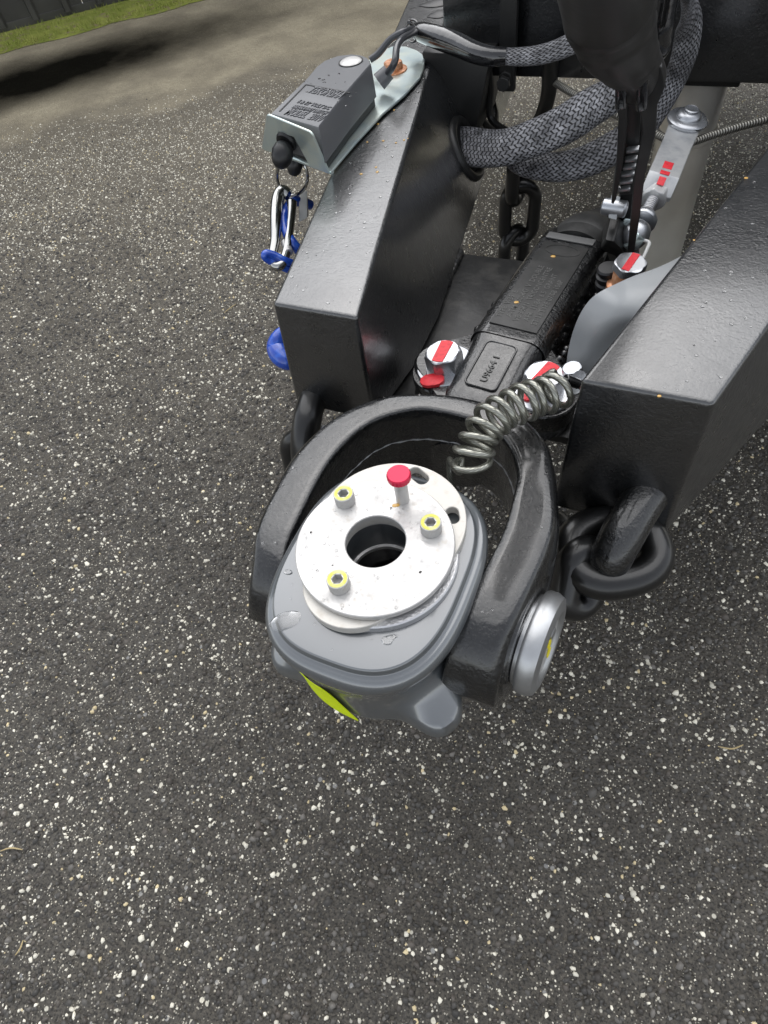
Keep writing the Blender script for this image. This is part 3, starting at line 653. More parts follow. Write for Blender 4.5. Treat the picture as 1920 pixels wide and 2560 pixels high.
SEC = [(-1, -.85), (-1, -.5), (-1, 0), (-1, .5), (-1, .82), (-.985, .92), (-.95, .97), (-.88, 1), (-.6, 1.0), (-.2, 1.0), (.25, .99), (.5, .98), (.64, .95), (.75, .90), (.84, .83), (.91, .74), (.96, .62), (.99, .45), (1, .1), (1, -.5), (.99, -.8), (.93, -.93), (.8, -1), (.3, -1), (-.3, -1), (-.8, -1), (-.93, -.96), (-.985, -.92)]
V = []; Fc = []; K = 28; PC = Vector((0, .006, .452)); RA = .066
for i in range(NS):
    o_, i_ = Vector((*OO[i], 0)), Vector((*II[i], 0)); mid = (o_ + i_) / 2; y = mid.y
    zt, zb = .5215, .392
    if y < PC.y:
        q = max(0, 1 - ((PC.y - y) / RA) ** 2); h = RA * math.sqrt(q); zt = min(zt, PC.z + h + .003); zb = PC.z - h
        zt = min(.5215, zt)
    zb = lerp(zb, .412, max(0, min(1, (y - .05) / .12)))
    # gentle hump of the forging
    wdt = (o_ - i_).length / 2; hz = (zt - zb) / 2; cz = (zt + zb) / 2; e = (o_ - i_).normalized()
    for k in range(K):
        tt, ss = SEC[k]
        nzv = noise.noise(Vector((i * .09, k * .35, 1.3))) * .0010
        V.append(mid + e * (tt * (wdt + nzv)) + Vector((0, 0, cz + ss * (hz + nzv))))
for i in range(NS - 1):
    for k in range(K): Fc.append((i * K + k, i * K + (k + 1) % K, (i + 1) * K + (k + 1) % K, (i + 1) * K + k))
Fc.append(tuple(reversed(range(K)))); Fc.append(tuple(range((NS - 1) * K, NS * K)))
me = mesh('yoke', V, Fc); bm = bmesh.new(); bm.from_mesh(me); o = link('forging', bmm(bm), 'yoke', yoke, smooth=False)
o.data.polygons.foreach_set('use_smooth', [True] * len(o.data.polygons)); o.data.set_sharp_from_angle(angle=rad(60))
# inner flash line, drawn as a bright tube to stand in for its wet glint
ml = [Vector((lerp(OO[i][0], II[i][0], 1.008), lerp(OO[i][1], II[i][1], 1.008), .476 + .002 * noise.noise(Vector((i * .3, 0, 0))))) for i in range(34, 122)]
link('glint_line', tube(ml, [.0007 + .0004 * math.sin(i * 1.7) for i in range(len(ml))], 5), 'pin', yoke)
# pivot pins
for s_ in (1,):
    c = Vector((.128, .008, .455)) if s_ > 0 else Vector((-.127, .008, .455)); ax = Vector((s_, -.09, .05))
    pn = thing_pin = link('pivot_boss', lathe([(.058, -.004), (.058, .003), (.0565, .005), (.0, .005)], c, ax, 48), 'yoke', yoke)
    ph = link('pivot_pin', lathe([(.040, .004), (.0425, .006), (.0425, .009), (.047, .010), (.0485, .0125), (.0485, .020), (.0455, .026), (.040, .028), (.035, .0285), (.033, .0275), (.030, .0235), (.0, .0235)], c, ax, 64), 'pin', yoke)
    link('pin_face', lathe([(.0295, .0230), (.0295, .0245), (.0, .0245)], c, ax, 48), 'pin2', ph)
    if s_ > 0:
        x, y, z = basis(ax); cc = c + z * .0246
        q = [(-.004, -.030), (.001, -.026), (.003, -.018), (-.001, -.008), (.003, .0), (.0, .008), (-.006, .003), (-.008, -.006), (-.004, -.014), (-.009, -.022)]
        link('yellow_paint_mark', plate([[(-a + .002, b_ - .002) for a, b_ in q]], cc, z, (0, 1, 0), .0007, .0002), mat('bright_yellow', (.85, .72, .02), .5), ph)
        link('grease_nipple', lathe([(.006, 0), (.006, .002), (.004, .003), (0, .003)], cc + Vector((0, .012, .004)), ax, 6), 'pin', ph)

# ------------------------------------------------------------------ coupler head
head = thing('hitch_coupler', 'glossy grey cast coupler head with round aluminium lock plate', 'coupler', (0, 0, .43))
def rf(hx, hyf, hyb, n_):
    def f(a):
        c, s = math.cos(a), math.sin(a); hy = hyb if s > 0 else hyf
        return 1 / ((abs(c) / hx) ** n_ + (abs(s) / hy) ** n_) ** (1 / n_)
    return f
NA = 160
# (z, half width, front, back, exponent, lug)
secs = [(.5398, .033, .033, .033, 2, 0), (.540, .045, .045, .045, 2, 0), (.540, .0755, .099, .087, 2.9, 0), (.5392, .0768, .1003, .088, 2.9, 0), (.5372, .0775, .1010, .089, 2.9, 0), (.5335, .0778, .1013, .0895, 2.9, 0),
        (.5322, .0785, .1022, .0905, 2.9, 0), (.5316, .0815, .1050, .095, 2.9, 0), (.5295, .0850, .1085, .099, 2.8, 0), (.525, .0873, .1110, .101, 2.8, 0), (.519, .0880, .1120, .102, 2.7, 0), (.510, .0865, .1108, .101, 2.6, 0), (.498, .083, .1085, .098, 2.5, 0), (.482, .080, .1060, .095, 2.4, 0),
        (.468, .0795, .1052, .094, 2.35, .05), (.458, .0795, .1050, .094, 2.3, .4), (.451, .0797, .1050, .094, 2.3, .86), (.445, .080, .1050, .094, 2.3, 1.0), (.430, .081, .1055, .094, 2.3, 1.06), (.421, .080, .1045, .093, 2.3, 1.0), (.417, .075, .099, .088, 2.3, .9), (.417, .03, .03, .03, 2, 0)]
V = []; Fc = []
def lugf(a):
    v = 0
    for c0, amp in ((rad(-43), .034), (rad(-137), .030)):
        d = (a - c0 + math.pi) % (2 * math.pi) - math.pi; v += amp * math.exp(-(abs(d) / .26) ** 2.6)
    return v
for (z, hx, hf, hb, n_, lg) in secs:
    f = rf(hx, hf, hb, n_)
    for i in range(NA):
        a = 2 * math.pi * i / NA; r_ = f(a) + lugf(a) * lg
        # front narrows slightly
        x = r_ * math.cos(a); y = r_ * math.sin(a); 
        V.append((x, y, z - (0.004 * (lugf(a) / .034) if .4 < lg < .9 else 0)))
for j in range(len(secs) - 1):
    for i in range(NA): Fc.append((j * NA + i, j * NA + (i + 1) % NA, (j + 1) * NA + (i + 1) % NA, (j + 1) * NA + i))
me = mesh('b', V, Fc); bm = bmesh.new(); bm.from_mesh(me); o = link('casting', bmm(bm), 'body', head); o.data.set_sharp_from_angle(angle=rad(55))
# trunnion ends reach out to the yoke
link('trunnion', cyl((-.09, .006, .455), (-.074, .006, .455), .045), 'body', head); link('trunnion', cyl((.072, .006, .455), (.090, .006, .455), .045), 'body', head)
# bore
link('bore_wall', lathe([(.0335, .5395), (.0325, .5385), (.0325, .505)], (0, .003, 0), (0, 0, 1), 64, cap=False), 'body', head)
bore = lathe([(.0325, .5045), (.0325, .470), (.031, .464), (.022, .461), (0, .460)], (0, .003, 0), (0, 0, 1), 64, cap=False)
bm = bmesh.new(); bm.from_mesh(bore); bmesh.ops.reverse_faces(bm, faces=bm.faces); bm.to_mesh(bore); bm.free()
link('socket_bore', bore, 'gloss', head)
link('bore_ring', lathe([(.0315, .498), (.0302, .499), (.0302, .503), (.0325, .504)], (0, .003, 0), (0, 0, 1), 64, closed=True), 'alu', head)
link('bore_water', lathe([(.0, .4665), (.015, .4665), (.029, .4660)], (0.002, .0, 0), (0, 0, 1), 40, rf=lambda a, h: 1 + .12 * math.sin(3 * a) + .07 * math.sin(5 * a)), MB_['gloss'], head)
# silver ring and the egg-shaped locking plate
link('ring', lathe([(.036, .5400), (.0672, .5400), (.0684, .5412), (.0684, .5478), (.0672, .5490), (.036, .5490)], (.003, -.002, 0), (0, 0, 1), 96, closed=True), 'ring', head)
egg = hull2([(round(a, 5), round(b, 5)) for a, b in circ(.002, .030, .065, 90) + circ(-.004, -.0335, .0435, 90)])
def dec(q): return q
k1, k2 = at(1046, 1188, .5535), at(1131, 1287, .5535)
def slot(c, ang, L, r_):
    out = []
    for i in range(13): a = math.pi / 2 + math.pi * i / 12; out.append((-L + r_ * math.cos(a), r_ * math.sin(a)))
    for i in range(13): a = -math.pi / 2 + math.pi * i / 12; out.append((L + r_ * math.cos(a), r_ * math.sin(a)))
    c_, s_ = math.cos(ang), math.sin(ang); return [(c.x + x * c_ - y * s_, c.y + x * s_ + y * c_) for x, y in out]
link('locking_plate', plate([egg, circ(0, .003, .028), slot(k1, rad(-28), .005, .0062), slot(k2, rad(-62), .003, .0058)], (0, 0, .5435), (0, 0, 1), (1, 0, 0), .0095, .0006), 'alu2', head)
link('cover_plate', plate([circ(0, 0, .0673, 128), circ(0, .003, .0256, 72)], (0, 0, .5540), (0, 0, 1), (1, 0, 0), .0060, .0007), 'alu', head)
# screws
for (u, v) in ((858, 1233), (1076, 1305), (843, 1447)):
    c = at(u, v, .5715); c.z = .5600
    hx_ = [(.0046 * math.cos(rad(60 * k + 20)), .0046 * math.sin(rad(60 * k + 20))) for k in range(6)]
    kn = [((.0088 + (.00018 if i % 2 else -.0001)) * math.cos(2 * math.pi * i / 96), (.0088 + (.00018 if i % 2 else -.0001)) * math.sin(2 * math.pi * i / 96)) for i in range(96)]
    s_ = link('cap_screw', plate([kn, hx_], c, (0, 0, 1), (1, 0, 0), .0115, .0004), 'alu', head)
    link('socket_floor', cyl(c, c + Vector((0, 0, .004)), .0055, n=16), 'alu', s_)
    link('yellow_paint_mark', plate([circ(0, 0, .0080, 48), circ(0, 0, .0051, 24)], c + Vector((0, 0, .0113)), (0, 0, 1), (1, 0, 0), .0006, .00018), 'yel', s_)
# release knob
kc = at(996, 1183, .597); kc.z = 0
link('knob_stem', lathe([(.0058, .560), (.0058, .592)], (kc.x, kc.y, 0), (0, 0, 1), 24), 'alu', head)
link('release_knob', lathe([(.0075, .5895), (.0098, .5905), (.0100, .5955), (.0092, .5968), (.0, .5970)], (kc.x, kc.y, 0), (0, 0, 1), 72, rf=lambda a, h: 1 + (.03 * (math.sin(a * 24) > 0) if h < .5960 else 0)), 'knob', head)
link('rust_speck', lathe([(0, .0004), (.0018, .0003), (.0026, 0)], at(990, 1263, .5602), (0, 0, 1), 12, rf=lambda a, h: 1 + .35 * math.sin(2 * a + .6)), 'amber', head)
# fluorescent sticker wrapped on the front
f = rf(.0803, .1060, .095, 2.40); V = []; Fc = []; n = 26
for i in range(n):
    t_ = i / (n - 1); a = rad(lerp(-124, -85, t_)); r_ = f(a) + .0012
    zt = lerp(.489, .484, t_) - max(0, t_ - .7) * .205; zb = lerp(.460, .4195, t_ ** .6)
    for k in range(5):
        zz = lerp(zt, zb, k / 4); q_ = r_ * (1 + max(0, zz - .470) * .95); V.append((q_ * math.cos(a), q_ * math.sin(a), zz))
for i in range(n - 1):
    for k in range(4): Fc.append((i * 5 + k, i * 5 + k + 1, i * 5 + 6 + k, i * 5 + 5 + k))
me = mesh('st', V, Fc); bm = bmesh.new(); bm.from_mesh(me); bmesh.ops.solidify(bm, geom=bm.faces, thickness=-.0007); link('sticker', bmm(bm), 'neon', head)

# ------------------------------------------------------------------ coiled cable
coilT = thing('coiled_cable', 'coiled clear sheathed steel cable stretched from the yoke to the beam', 'cable', (.09, .25, .5))
cp = spline([at(1402, 966, .548), at(1385, 980, .549), at(1355, 990, .551), at(1323, 1000, .552), at(1296, 1012, .553), at(1267, 1024, .553), at(1245, 1038, .552), at(1220, 1060, .550), at(1203, 1083, .546), at(1192, 1110, .541), at(1182, 1137, .536), at(1178, 1168, .530)], 60)
cp = [Vector(p) for p in cp]; turns = 11.2; NP_ = 560; P = []
Ls = [0]
for i in range(1, len(cp)): Ls.append(Ls[-1] + (cp[i] - cp[i - 1]).length)
def along(s):
    s *= Ls[-1]
    for i in range(1, len(cp)):
        if Ls[i] >= s - 1e-9: t_ = (s - Ls[i - 1]) / (Ls[i] - Ls[i - 1]); return cp[i - 1].lerp(cp[i], t_), (cp[min(i + 2, len(cp) - 1)] - cp[max(i - 3, 0)]).normalized()
view = (CAM - cp[30]).normalized()
for i in range(NP_):
    t_ = i / (NP_ - 1); c, tg = along(t_); 
    if t_ > .75: tg = (tg + (t_ - .75) * 4 * .75 * view * -1).normalized()
    n1 = (view - view.dot(tg) * tg).normalized(); n2 = tg.cross(n1); a = 2 * math.pi * turns * t_ + 1.2
    R_ = .0168 + .0008 * math.sin(t_ * 23); P.append(c + n1 * (R_ * math.cos(a)) + n2 * (R_ * math.sin(a)))
tail = [P[-1]]; 
e0 = P[0]; pre = spline([at(1448, 962, .530), at(1430, 958, .533), at(1395, 945, .548), e0], 24)
post = spline([P[-1], at(1150, 1180, .520), at(1133, 1165, .512), at(1124, 1150, .500), at(1128, 1200, .480), at(1150, 1260, .45), at(1185, 1300, .43)], 40)
allP = [Vector(p) for p in pre[:-1]] + P + [Vector(p) for p in post[1:]]
link('cable', tube(allP, .0034, 12), 'coil', coilT)
link('end_sleeve', cyl(at(1446, 960, .530), at(1412, 948, .540), .0055), 'gloss', coilT)
link('end_clip', lathe([(.004, 0), (.0125, .001), (.0125, .004), (.004, .005)], at(1450, 958, .525), (-.6, -.4, .5), 24), 'zinc', coilT)
link('clip_nut', hexbolt(at(1432, 935, .515), (-.2, -.1, 1), .011, .010)[0], 'zinc', coilT)

# ------------------------------------------------------------------ grey cover
g_rows = [[(1416, 1010, .40), (1440, 1000, .402), (1480, 1000, .405)], [(1415, 925, .445), (1440, 930, .447), (1485, 935, .45)], [(1424, 860, .475), (1470, 880, .477), (1530, 880, .48)],
          [(1442, 803, .505), (1500, 830, .506), (1570, 825, .508)], [(1466, 760, .525), (1530, 785, .527), (1600, 790, .528)], [(1495, 733, .537), (1560, 750, .538), (1635, 745, .539)],
          [(1539, 710, .541), (1610, 705, .542), (1690, 695, .543)], [(1600, 684, .542), (1660, 668, .543), (1740, 650, .544)], [(1671, 664, .538), (1720, 630, .54), (1790, 600, .542)]]
G = [[at(*q) for q in row] for row in g_rows]
G = [spline([tuple(p) for p in row], 12) for row in G]; G = list(zip(*[spline([tuple(G[i][j]) for i in range(len(G))], 50) for j in range(12)]))
V = [tuple(p) for row in G for p in row]; m = 12; Fc = [(i * m + k, i * m + k + 1, (i + 1) * m + k + 1, (i + 1) * m + k) for i in range(len(G) - 1) for k in range(m - 1)]
me = mesh('gc', V, Fc); bm = bmesh.new(); bm.from_mesh(me); bmesh.ops.recalc_face_normals(bm, faces=bm.faces)
if sum((f.normal.z for f in bm.faces)) < 0: bmesh.ops.reverse_faces(bm, faces=bm.faces)
bmesh.ops.solidify(bm, geom=bm.faces, thickness=.004)
cov = link('wheel_cover', bmm(bm), 'cover', None, base=(.1, .45, .45)); tag(cov, 'smooth grey plastic cover tucked between the shank and the right beam', 'cover')

# ribbed rubber plug and the third red-striped bolt
pl = at(1520, 668, .520)
plg = lathe([(.0, .0), (.011, .0), (.0128, -.002), (.0128, -.006), (.0112, -.0075), (.0112, -.009), (.0138, -.0105), (.0138, -.015), (.012, -.0165), (.012, -.019), (.0145, -.021), (.0145, -.027), (.0125, -.029), (.0125, -.10)], pl, (-.1, -.12, 1), 40)
o = link('rubber_plug', plg, 'rubber', None, base=pl + Vector((0, 0, -.09))); tag(o, 'ribbed black rubber plug standing beside the shank', 'plug')
bt = thing('striped_bolt', 'zinc hex bolt with red stripe beside the black rubber plug', 'bolt', at(1577, 680, .45))
tb = (.05, -.1, 1); c3 = at(1577, 655, .540); zz = Vector(tb).normalized(); c3 = c3 - zz * .010
hd, _ = hexbolt(c3, tb, .0195, .010, None, .2); link('bolt_head', hd, 'zinc', bt)
x, y, z = basis(tb); an = ang_for(c3, (1592, 636), (1565, 672), .54, tb)
q = [(-.0155, -.0045), (.0155, -.0045), (.0155, .0045), (-.0155, .0045)]; q = [(a * math.cos(an) - b_ * math.sin(an), a * math.sin(an) + b_ * math.cos(an)) for a, b_ in q]
link('red_paint_mark', plate([q], c3 + z * .01005, tb, x, .0007, .0002), 'red', bt)
link('copper_collar', lathe([(.015, -.001), (.0165, -.003), (.0165, -.02), (.021, -.022), (.021, -.030), (.012, -.032), (.012, -.11)], c3, tb, 32), 'copper', bt)

# ------------------------------------------------------------------ jack post
jack = thing('jack_post', 'galvanised steel jack post standing behind the right beam', 'jack', (.132, .972, 0))
link('outer_tube', lathe([(.0435, .16), (.0445, .162), (.0445, .74), (.0435, .742)], (.132, .972, 0), (0, 0, 1), 64), 'tube', jack)
link('inner_tube', lathe([(.0385, .012), (.0385, .2)], (.132, .972, 0), (0, 0, 1), 48), 'tube', jack)
link('collar', lathe([(.0445, .445), (.049, .448), (.050, .454), (.049, .460), (.0445, .463)], (.132, .972, 0), (0, 0, 1), 64), 'tube', jack)
link('foot', lathe([(.07, 0.004), (.07, .012), (.039, .016)], (.132, .972, 0), (0, 0, 1), 48), 'tube', jack)
o = link('bracket', box((.132, .93, .60), (.12, .02, .12), bev=.003), 'flat', jack)

# ------------------------------------------------------------------ brake rod link
lk = thing('brake_link', 'flat zinc link with red paint marks and threaded rod before the jack post', 'brake linkage', at(1640, 480, .5))
A_, B_ = at(1712, 315, .550), at(1657, 445, .546)
dv = (B_ - A_).normalized(); side = dv.cross((CAM - A_).normalized()).normalized(); up_ = side.cross(dv).normalized()
if up_.dot(CAM - A_) < 0: up_ = -up_
wl = .0195; L_ = (B_ - A_).length
ol = [(math.cos(a) * wl * 1.1, math.sin(a) * wl * 1.1) for a in np.linspace(math.pi / 2, 3 * math.pi / 2, 16)] + [(L_ * .45, -wl), (L_, -wl), (L_, wl), (L_ * .45, wl)]
link('link_plate', plate([ol], A_, up_, dv, .005, .001), 'zincm', lk)
# bend: plate folds down and holds the nut
C_ = B_ + dv * .014 - up_ * .010
link('folded_end', hexa([B_ - side * wl - up_ * .001, B_ + side * wl - up_ * .001, C_ + side * wl - up_ * .01, C_ - side * wl - up_ * .01, B_ - side * wl + up_ * .005, B_ + side * wl + up_ * .005, C_ + side * wl - up_ * .004, C_ - side * wl - up_ * .004], .001), 'zincm', lk)
R0 = C_ - up_ * .008; R1 = at(1604, 556, .524)
rdv = (R1 - R0).normalized()
link('lock_nut', hexbolt(R0 - rdv * .006, rdv, .0165, .015)[0], 'zincm', lk)
link('threaded_rod', tube([R0.lerp(R1, t_) for t_ in np.linspace(0, 1, 20)], .0085, 20), 'thread', lk)
link('clevis_collar', lathe([(.0, -.002), (.0165, 0), (.0175, .002), (.0175, .007), (.0165, .009), (.011, .010)], R1 - rdv * .008, rdv, 40, rf=lambda a, h: 1 + .015 * math.sin(30 * a)), 'zinc', lk)
link('clevis_block', lathe([(.0, 0), (.011, .004), (.0165, .011), (.0175, .019), (.015, .029), (.008, .037), (.0, .039)], R1 + rdv * .006, rdv, 32), 'zinc', lk)
link('side_nut', hexbolt(at(1578, 556, .526), (-1, -.3, .3), .014, .014)[0], 'zincb', lk)
link('side_nut', hexbolt(at(1590, 604, .518), (-.6, -.4, .6), .013, .012)[0], 'zincb', lk)
link('cotter_clip', tube(spline([at(1572, 604, .52), at(1600, 600, .523), at(1622, 606, .522), at(1618, 622, .520), at(1606, 648, .516)], 30), .0022, 8), 'white', lk)
# pivot bolt stack
x, y, z = basis(up_)
link('pivot_bolt', lathe([(.026, .005), (.0275, .007), (.0275, .010), (.0245, .0125), (.017, .0130), (.0165, .015), (.0135, .019), (.010, .020), (.010, .0225), (.0085, .0235), (.006, .0225), (.0, .0225)], A_, up_, 48), 'zinc', lk)
for q0, sz in (((1668, 427), (.010, .013)), ((1664, 455), (.010, .010)), ((1665, 474), (.012, .010))):
    c = at(*q0, .548)
    c = A_ + dv * (c - A_).dot(dv) + side * (c - A_).dot(side)
    pass
for s_, off, ln in ((.84, .002, .016), (.975, .004, .008)):
    link('red_paint_mark', box(A_ + dv * (L_ * s_) + up_ * .0052 - side * off * 0, (ln, .012, .0006), zd=up_, xd=dv, bev=.0002), 'red', lk)
link('red_paint_mark', box(B_ + dv * .007 - up_ * .0000, (.012, .009, .0006), zd=(up_ + dv * .42).normalized(), xd=dv - up_ * .42, bev=.0002), 'red', lk)

# ------------------------------------------------------------------ wire rope
rp = spline([at(1385, 205, .545), at(1440, 238, .545), at(1545, 290, .54), at(1640, 335, .538), at(1690, 356, .541), at(1725, 356, .541), at(1780, 338, .54), at(1860, 314, .54), at(1960, 288, .54)], 120)
o = link('wire_rope', tube(rp, .0052, 12), 'rope', None, base=at(1545, 290, .54)); tag(o, 'twisted steel brake cable running across behind the handbrake lever', 'cable')

# ------------------------------------------------------------------ handbrake lever
lev = thing('handbrake_lever', 'black handbrake lever with fat moulded grip and ratchet channel', 'lever', at(1572, 620, .5))
L0, L1 = at(1574, 660, .478), at(1598, 215, .735)
ld = (L1 - L0).normalized(); ls_ = ld.cross((CAM - L1).normalized()).normalized()      # across
lf = ls_.cross(ld).normalized()
if lf.dot(CAM - L1) < 0: lf = -lf
if ls_.x < 0: ls_ = -ls_
def dist_at(p): return (p - CAM).dot(f_)
def lev_plate(pts, nm, m, th=.004, depth=0.):
    """pts: pixel outline of a cheek; put on the lever's own plane"""
    pl_n = lf; out = []
    for (u, v) in pts:
        d = c2s(Vector((u - 960., v - 1280., F_PX))); t_ = (L0 + lf * depth - CAM).dot(pl_n) / d.dot(pl_n); p = CAM + d * t_ - L0; out.append((p.dot(ld), p.dot(ls_)))
    z = ld.cross(ls_).normalized()
    o0 = L0 + lf * (depth - th if z.dot(lf) > 0 else depth)
    return link(nm, plate([out], o0, z if True else lf, ld, th, .0008), m, lev)
lev_plate([(1545, 196), (1566, 200), (1562, 235), (1568, 262), (1566, 330), (1556, 420), (1540, 500), (1533, 512), (1528, 508), (1540, 430), (1546, 300), (1539, 246)], 'left_cheek', 'flat', .02, .0)
lev_plate([(1596, 140), (1655, 170), (1663, 218), (1644, 262), (1640, 330), (1612, 440), (1600, 540), (1584, 640), (1566, 660), (1575, 560), (1586, 440), (1606, 330), (1600, 262), (1588, 230)], 'right_cheek', 'flat', .006, .012)
lev_plate([(1560, 230), (1600, 230), (1606, 330), (1588, 440), (1572, 600), (1555, 660), (1540, 655), (1552, 440), (1562, 330)], 'channel_web', mat('channel_black', (.006, .006, .006), .5), .004, -.03)  # recessed web in one even near-black
# ratchet teeth
for (u, v) in ((1562, 385), (1559, 408), (1554, 427), (1549, 445), (1545, 463), (1540, 482)):
    c = at(u, v, .0); d = c2s(Vector((u - 960., v - 1280., F_PX))); t_ = (L0 + lf * -.006 - CAM).dot(lf) / d.dot(lf); c = CAM + d * t_
    link('ratchet_tooth', box(c + ls_ * .008 - lf * .004, (.004, .014, .006), zd=lf, xd=ld, bev=.0012), 'pin', lev)
q = [at(1562, 335, .6), at(1575, 270, .66)]
c = L0; 
link('ratchet_bar', box(L0 + ld * .30 + ls_ * -.006 - lf * .018, (.36, .018, .008), zd=lf, xd=ld, bev=.001), 'flat', lev)
link('pivot_cross_pin', cyl(at(1506, 515, .565), at(1566, 524, .565), .0095, n=32, bev=.0015), 'zinc', lev)
link('pawl_strap', hexa([at(1521, 545, .552), at(1541, 550, .552), at(1551, 492, .572), at(1528, 488, .572), at(1521, 545, .558), at(1541, 550, .558), at(1551, 492, .578), at(1528, 488, .578)], .0008), 'cover', lev)
link('lever_foot', hexa([at(1500, 625, .47), at(1600, 665, .47), at(1600, 600, .47), at(1505, 575, .47), at(1512, 600, .535), at(1535, 605, .535), at(1552, 545, .545), at(1526, 540, .545)], .003), 'flat', lev)
# side clips near the neck
for (u, v) in ((1553, 224), (1606, 228)):
    d = c2s(Vector((u - 960., v - 1280., F_PX))); t_ = (L0 + lf * .016 - CAM).dot(lf) / d.dot(lf); c = CAM + d * t_
    link('clip', box(c, (.036, .010, .012), zd=lf, xd=ld, bev=.003, seg=3), 'gloss', lev)
# grip: loft along the axis
gp = [(1520, -260, .93, 330), (1520, -120, .88, 280), (1520, 0, .825, 228), (1524, 32, .812, 222), (1533, 68, .80, 200), (1548, 110, .785, 178), (1572, 150, .765, 142), (1596, 178, .75, 118), (1604, 205, .735, 114), (1608, 232, .72, 70)]
cs = [at(u, v, z) for u, v, z, w_ in gp]; Rs = [w_ * dist_at(c) / F_PX / 2 for c, (u, v, z, w_) in zip(cs, gp)]
sm = spline([(*c, r_) for c, r_ in zip(cs, Rs)], 70)
P = [Vector(q[:3]) for q in sm]; Rg = [q[3] * (1 + .03 * math.exp(-((i - 34) / 1.5) ** 2) + .03 * math.exp(-((i - 46) / 1.5) ** 2)) for i, q in enumerate(sm)]
link('grip', tube(P, Rg, 40, up=lf, flat=.85), mat('moulded_grip', (.022, .021, .020), .40, bump=[(18, .25, .004, 'noise'), (200, .1, .0006, 'noise')], var=[(12, (.035, .033, .03), .45, .7)]), lev)
# translucent sheath at the right edge
P = [at(1668, -60, .80), at(1655, 20, .77), at(1650, 60, .755), at(1645, 105, .74), at(1640, 140, .725)]
link('side_sheath', tube(spline([tuple(p) for p in P], 24), [.013] * 20 + [.012, .011, .010, .008], 14), 'gloss', lev)

# ------------------------------------------------------------------ braided sleeves
def sleeve(pts, m='braid', flat=.4, n=36, k=110):
    P = [at(u, v, z) for u, v, z, h in pts]; R_ = [h * dist_at(p) / F_PX for p, (u, v, z, h) in zip(P, pts)]
    q = spline([(*p, r_) for p, r_ in zip(P, R_)], k); P = [Vector(c[:3]) for c in q]; R_ = [c[3] for c in q]
    return tube(P, R_, n, up=[(CAM - p).normalized() + Vector((0, 0, .4)) for p in P], flat=flat), P
s1 = thing('braided_sleeve', 'thick black braided cable sleeve coming out of the lower beam grommet', 'cable sleeve', at(1168, 367, .48), 'braided cable sleeves')
me, _ = sleeve([(1120, 362, .478, 44), (1168, 367, .485, 47), (1225, 372, .50, 46), (1275, 366, .515, 44), (1335, 345, .53, 44), (1410, 312, .55, 47), (1480, 268, .575, 47), (1545, 232, .60, 42), (1590, 200, .62, 36)])
link('sleeve', me, 'braid', s1)
s2 = thing('braided_sleeve', 'braided cable sleeve drooping lowest, looping behind the lever and up on its right', 'cable sleeve', at(1450, 400, .45), 'braided cable sleeves')
me, _ = sleeve([(1185, 318, .47, 8), (1215, 334, .475, 10), (1250, 352, .475, 18), (1300, 400, .475, 32), (1370, 418, .48, 34), (1450, 408, .49, 38), (1530, 372, .505, 40), (1600, 320, .525, 36), (1650, 265, .545, 28), (1688, 195, .58, 29), (1712, 130, .62, 31), (1722, 60, .66, 32), (1716, 0, .70, 33), (1700, -90, .76, 34)], k=150)
link('sleeve', me, 'braid', s2)
s3 = thing('braided_sleeve', 'slim braided sleeve with glossy taped end running from the switch wires behind the grip', 'cable sleeve', at(1262, 140, .6), 'braided cable sleeves')
me, _ = sleeve([(1240, 138, .618, 17), (1290, 142, .618, 20), (1350, 137, .622, 22), (1405, 120, .63, 24), (1450, 95, .64, 26), (1500, 50, .66, 28), (1530, 0, .68, 28)], flat=.6)
link('sleeve', me, 'braid', s3)
me, _ = sleeve([(1036, 76, .622, 14), (1052, 80, .624, 21), (1090, 92, .624, 25), (1140, 110, .622, 26), (1190, 132, .62, 24), (1230, 141, .619, 22), (1265, 141, .618, 19)], flat=.95, n=24)
link('tape_wrap', me, 'gloss', s3)
link('tie', tube([at(1031, 78, .622) + (Vector((.012 * math.cos(a), 0, 0)) + c2s(Vector((0, 1, 0))) * .018 * math.sin(a)) for a in np.linspace(0, 6.283, 24)[:-1]], .0016, 8, closed=True), 'gloss', s3)
link('tie_end', cyl(at(1031, 62, .632), at(1022, 56, .640), .003, n=10), 'gloss', s3)
hb = link('bracket_strap', tube(spline([at(1222, 165, .575), at(1226, 225, .53), at(1224, 285, .49), at(1245, 315, .475), at(1290, 338, .47)], 40), .006, 8), 'flat', None, base=at(1222, 165, .575)); tag(hb, 'thin black wire hanging along the inside of the left beam', 'wire')

# ------------------------------------------------------------------ breakaway switch
sw = thing('breakaway_switch', 'charcoal breakaway switch box riding on a bright zinc bracket', 'switch', (-.34, .6, .588))
# bracket plate
pb = [(828, 433), (890, 360), (958, 287), (1012, 240), (1050, 198), (1059, 175), (1063, 152), (1056, 138), (1043, 129), (1016, 119), (982, 119), (948, 131), (924, 152), (795, 200), (662, 366)]
pb = [at(u, v, .589) for u, v in pb]
link('bracket', plate([[(p.x, p.y) for p in pb]], (0, 0, .5875), (0, 0, 1), (1, 0, 0), .0035, .0010), 'zincb', sw)
BL, BR, TR, TL = at(657, 368, .600), at(827, 432, .5885), at(793, 316, .6475), at(659, 292, .655)
fx = (BR - BL).normalized(); fup = ((TR - BR) + (TL - BL)) / 2; fup = (fup - fup.dot(fx) * fx).normalized(); fz = fx.cross(fup)
if fz.y > 0: fz = -fz
def f2(p): q = p - BL; return Vector((q.dot(fx), q.dot(fup)))
b0_, b1_, t1_, t0_ = f2(BL), f2(BR), f2(TR), f2(TL)
def cr(p, a, b, r_=.006, n=5):
    a = (a - p).normalized() * r_; b = (b - p).normalized() * r_; return [tuple(p + a * (1 - t) ** 2 + b * t ** 2) for t in [i / n for i in range(n + 1)]]
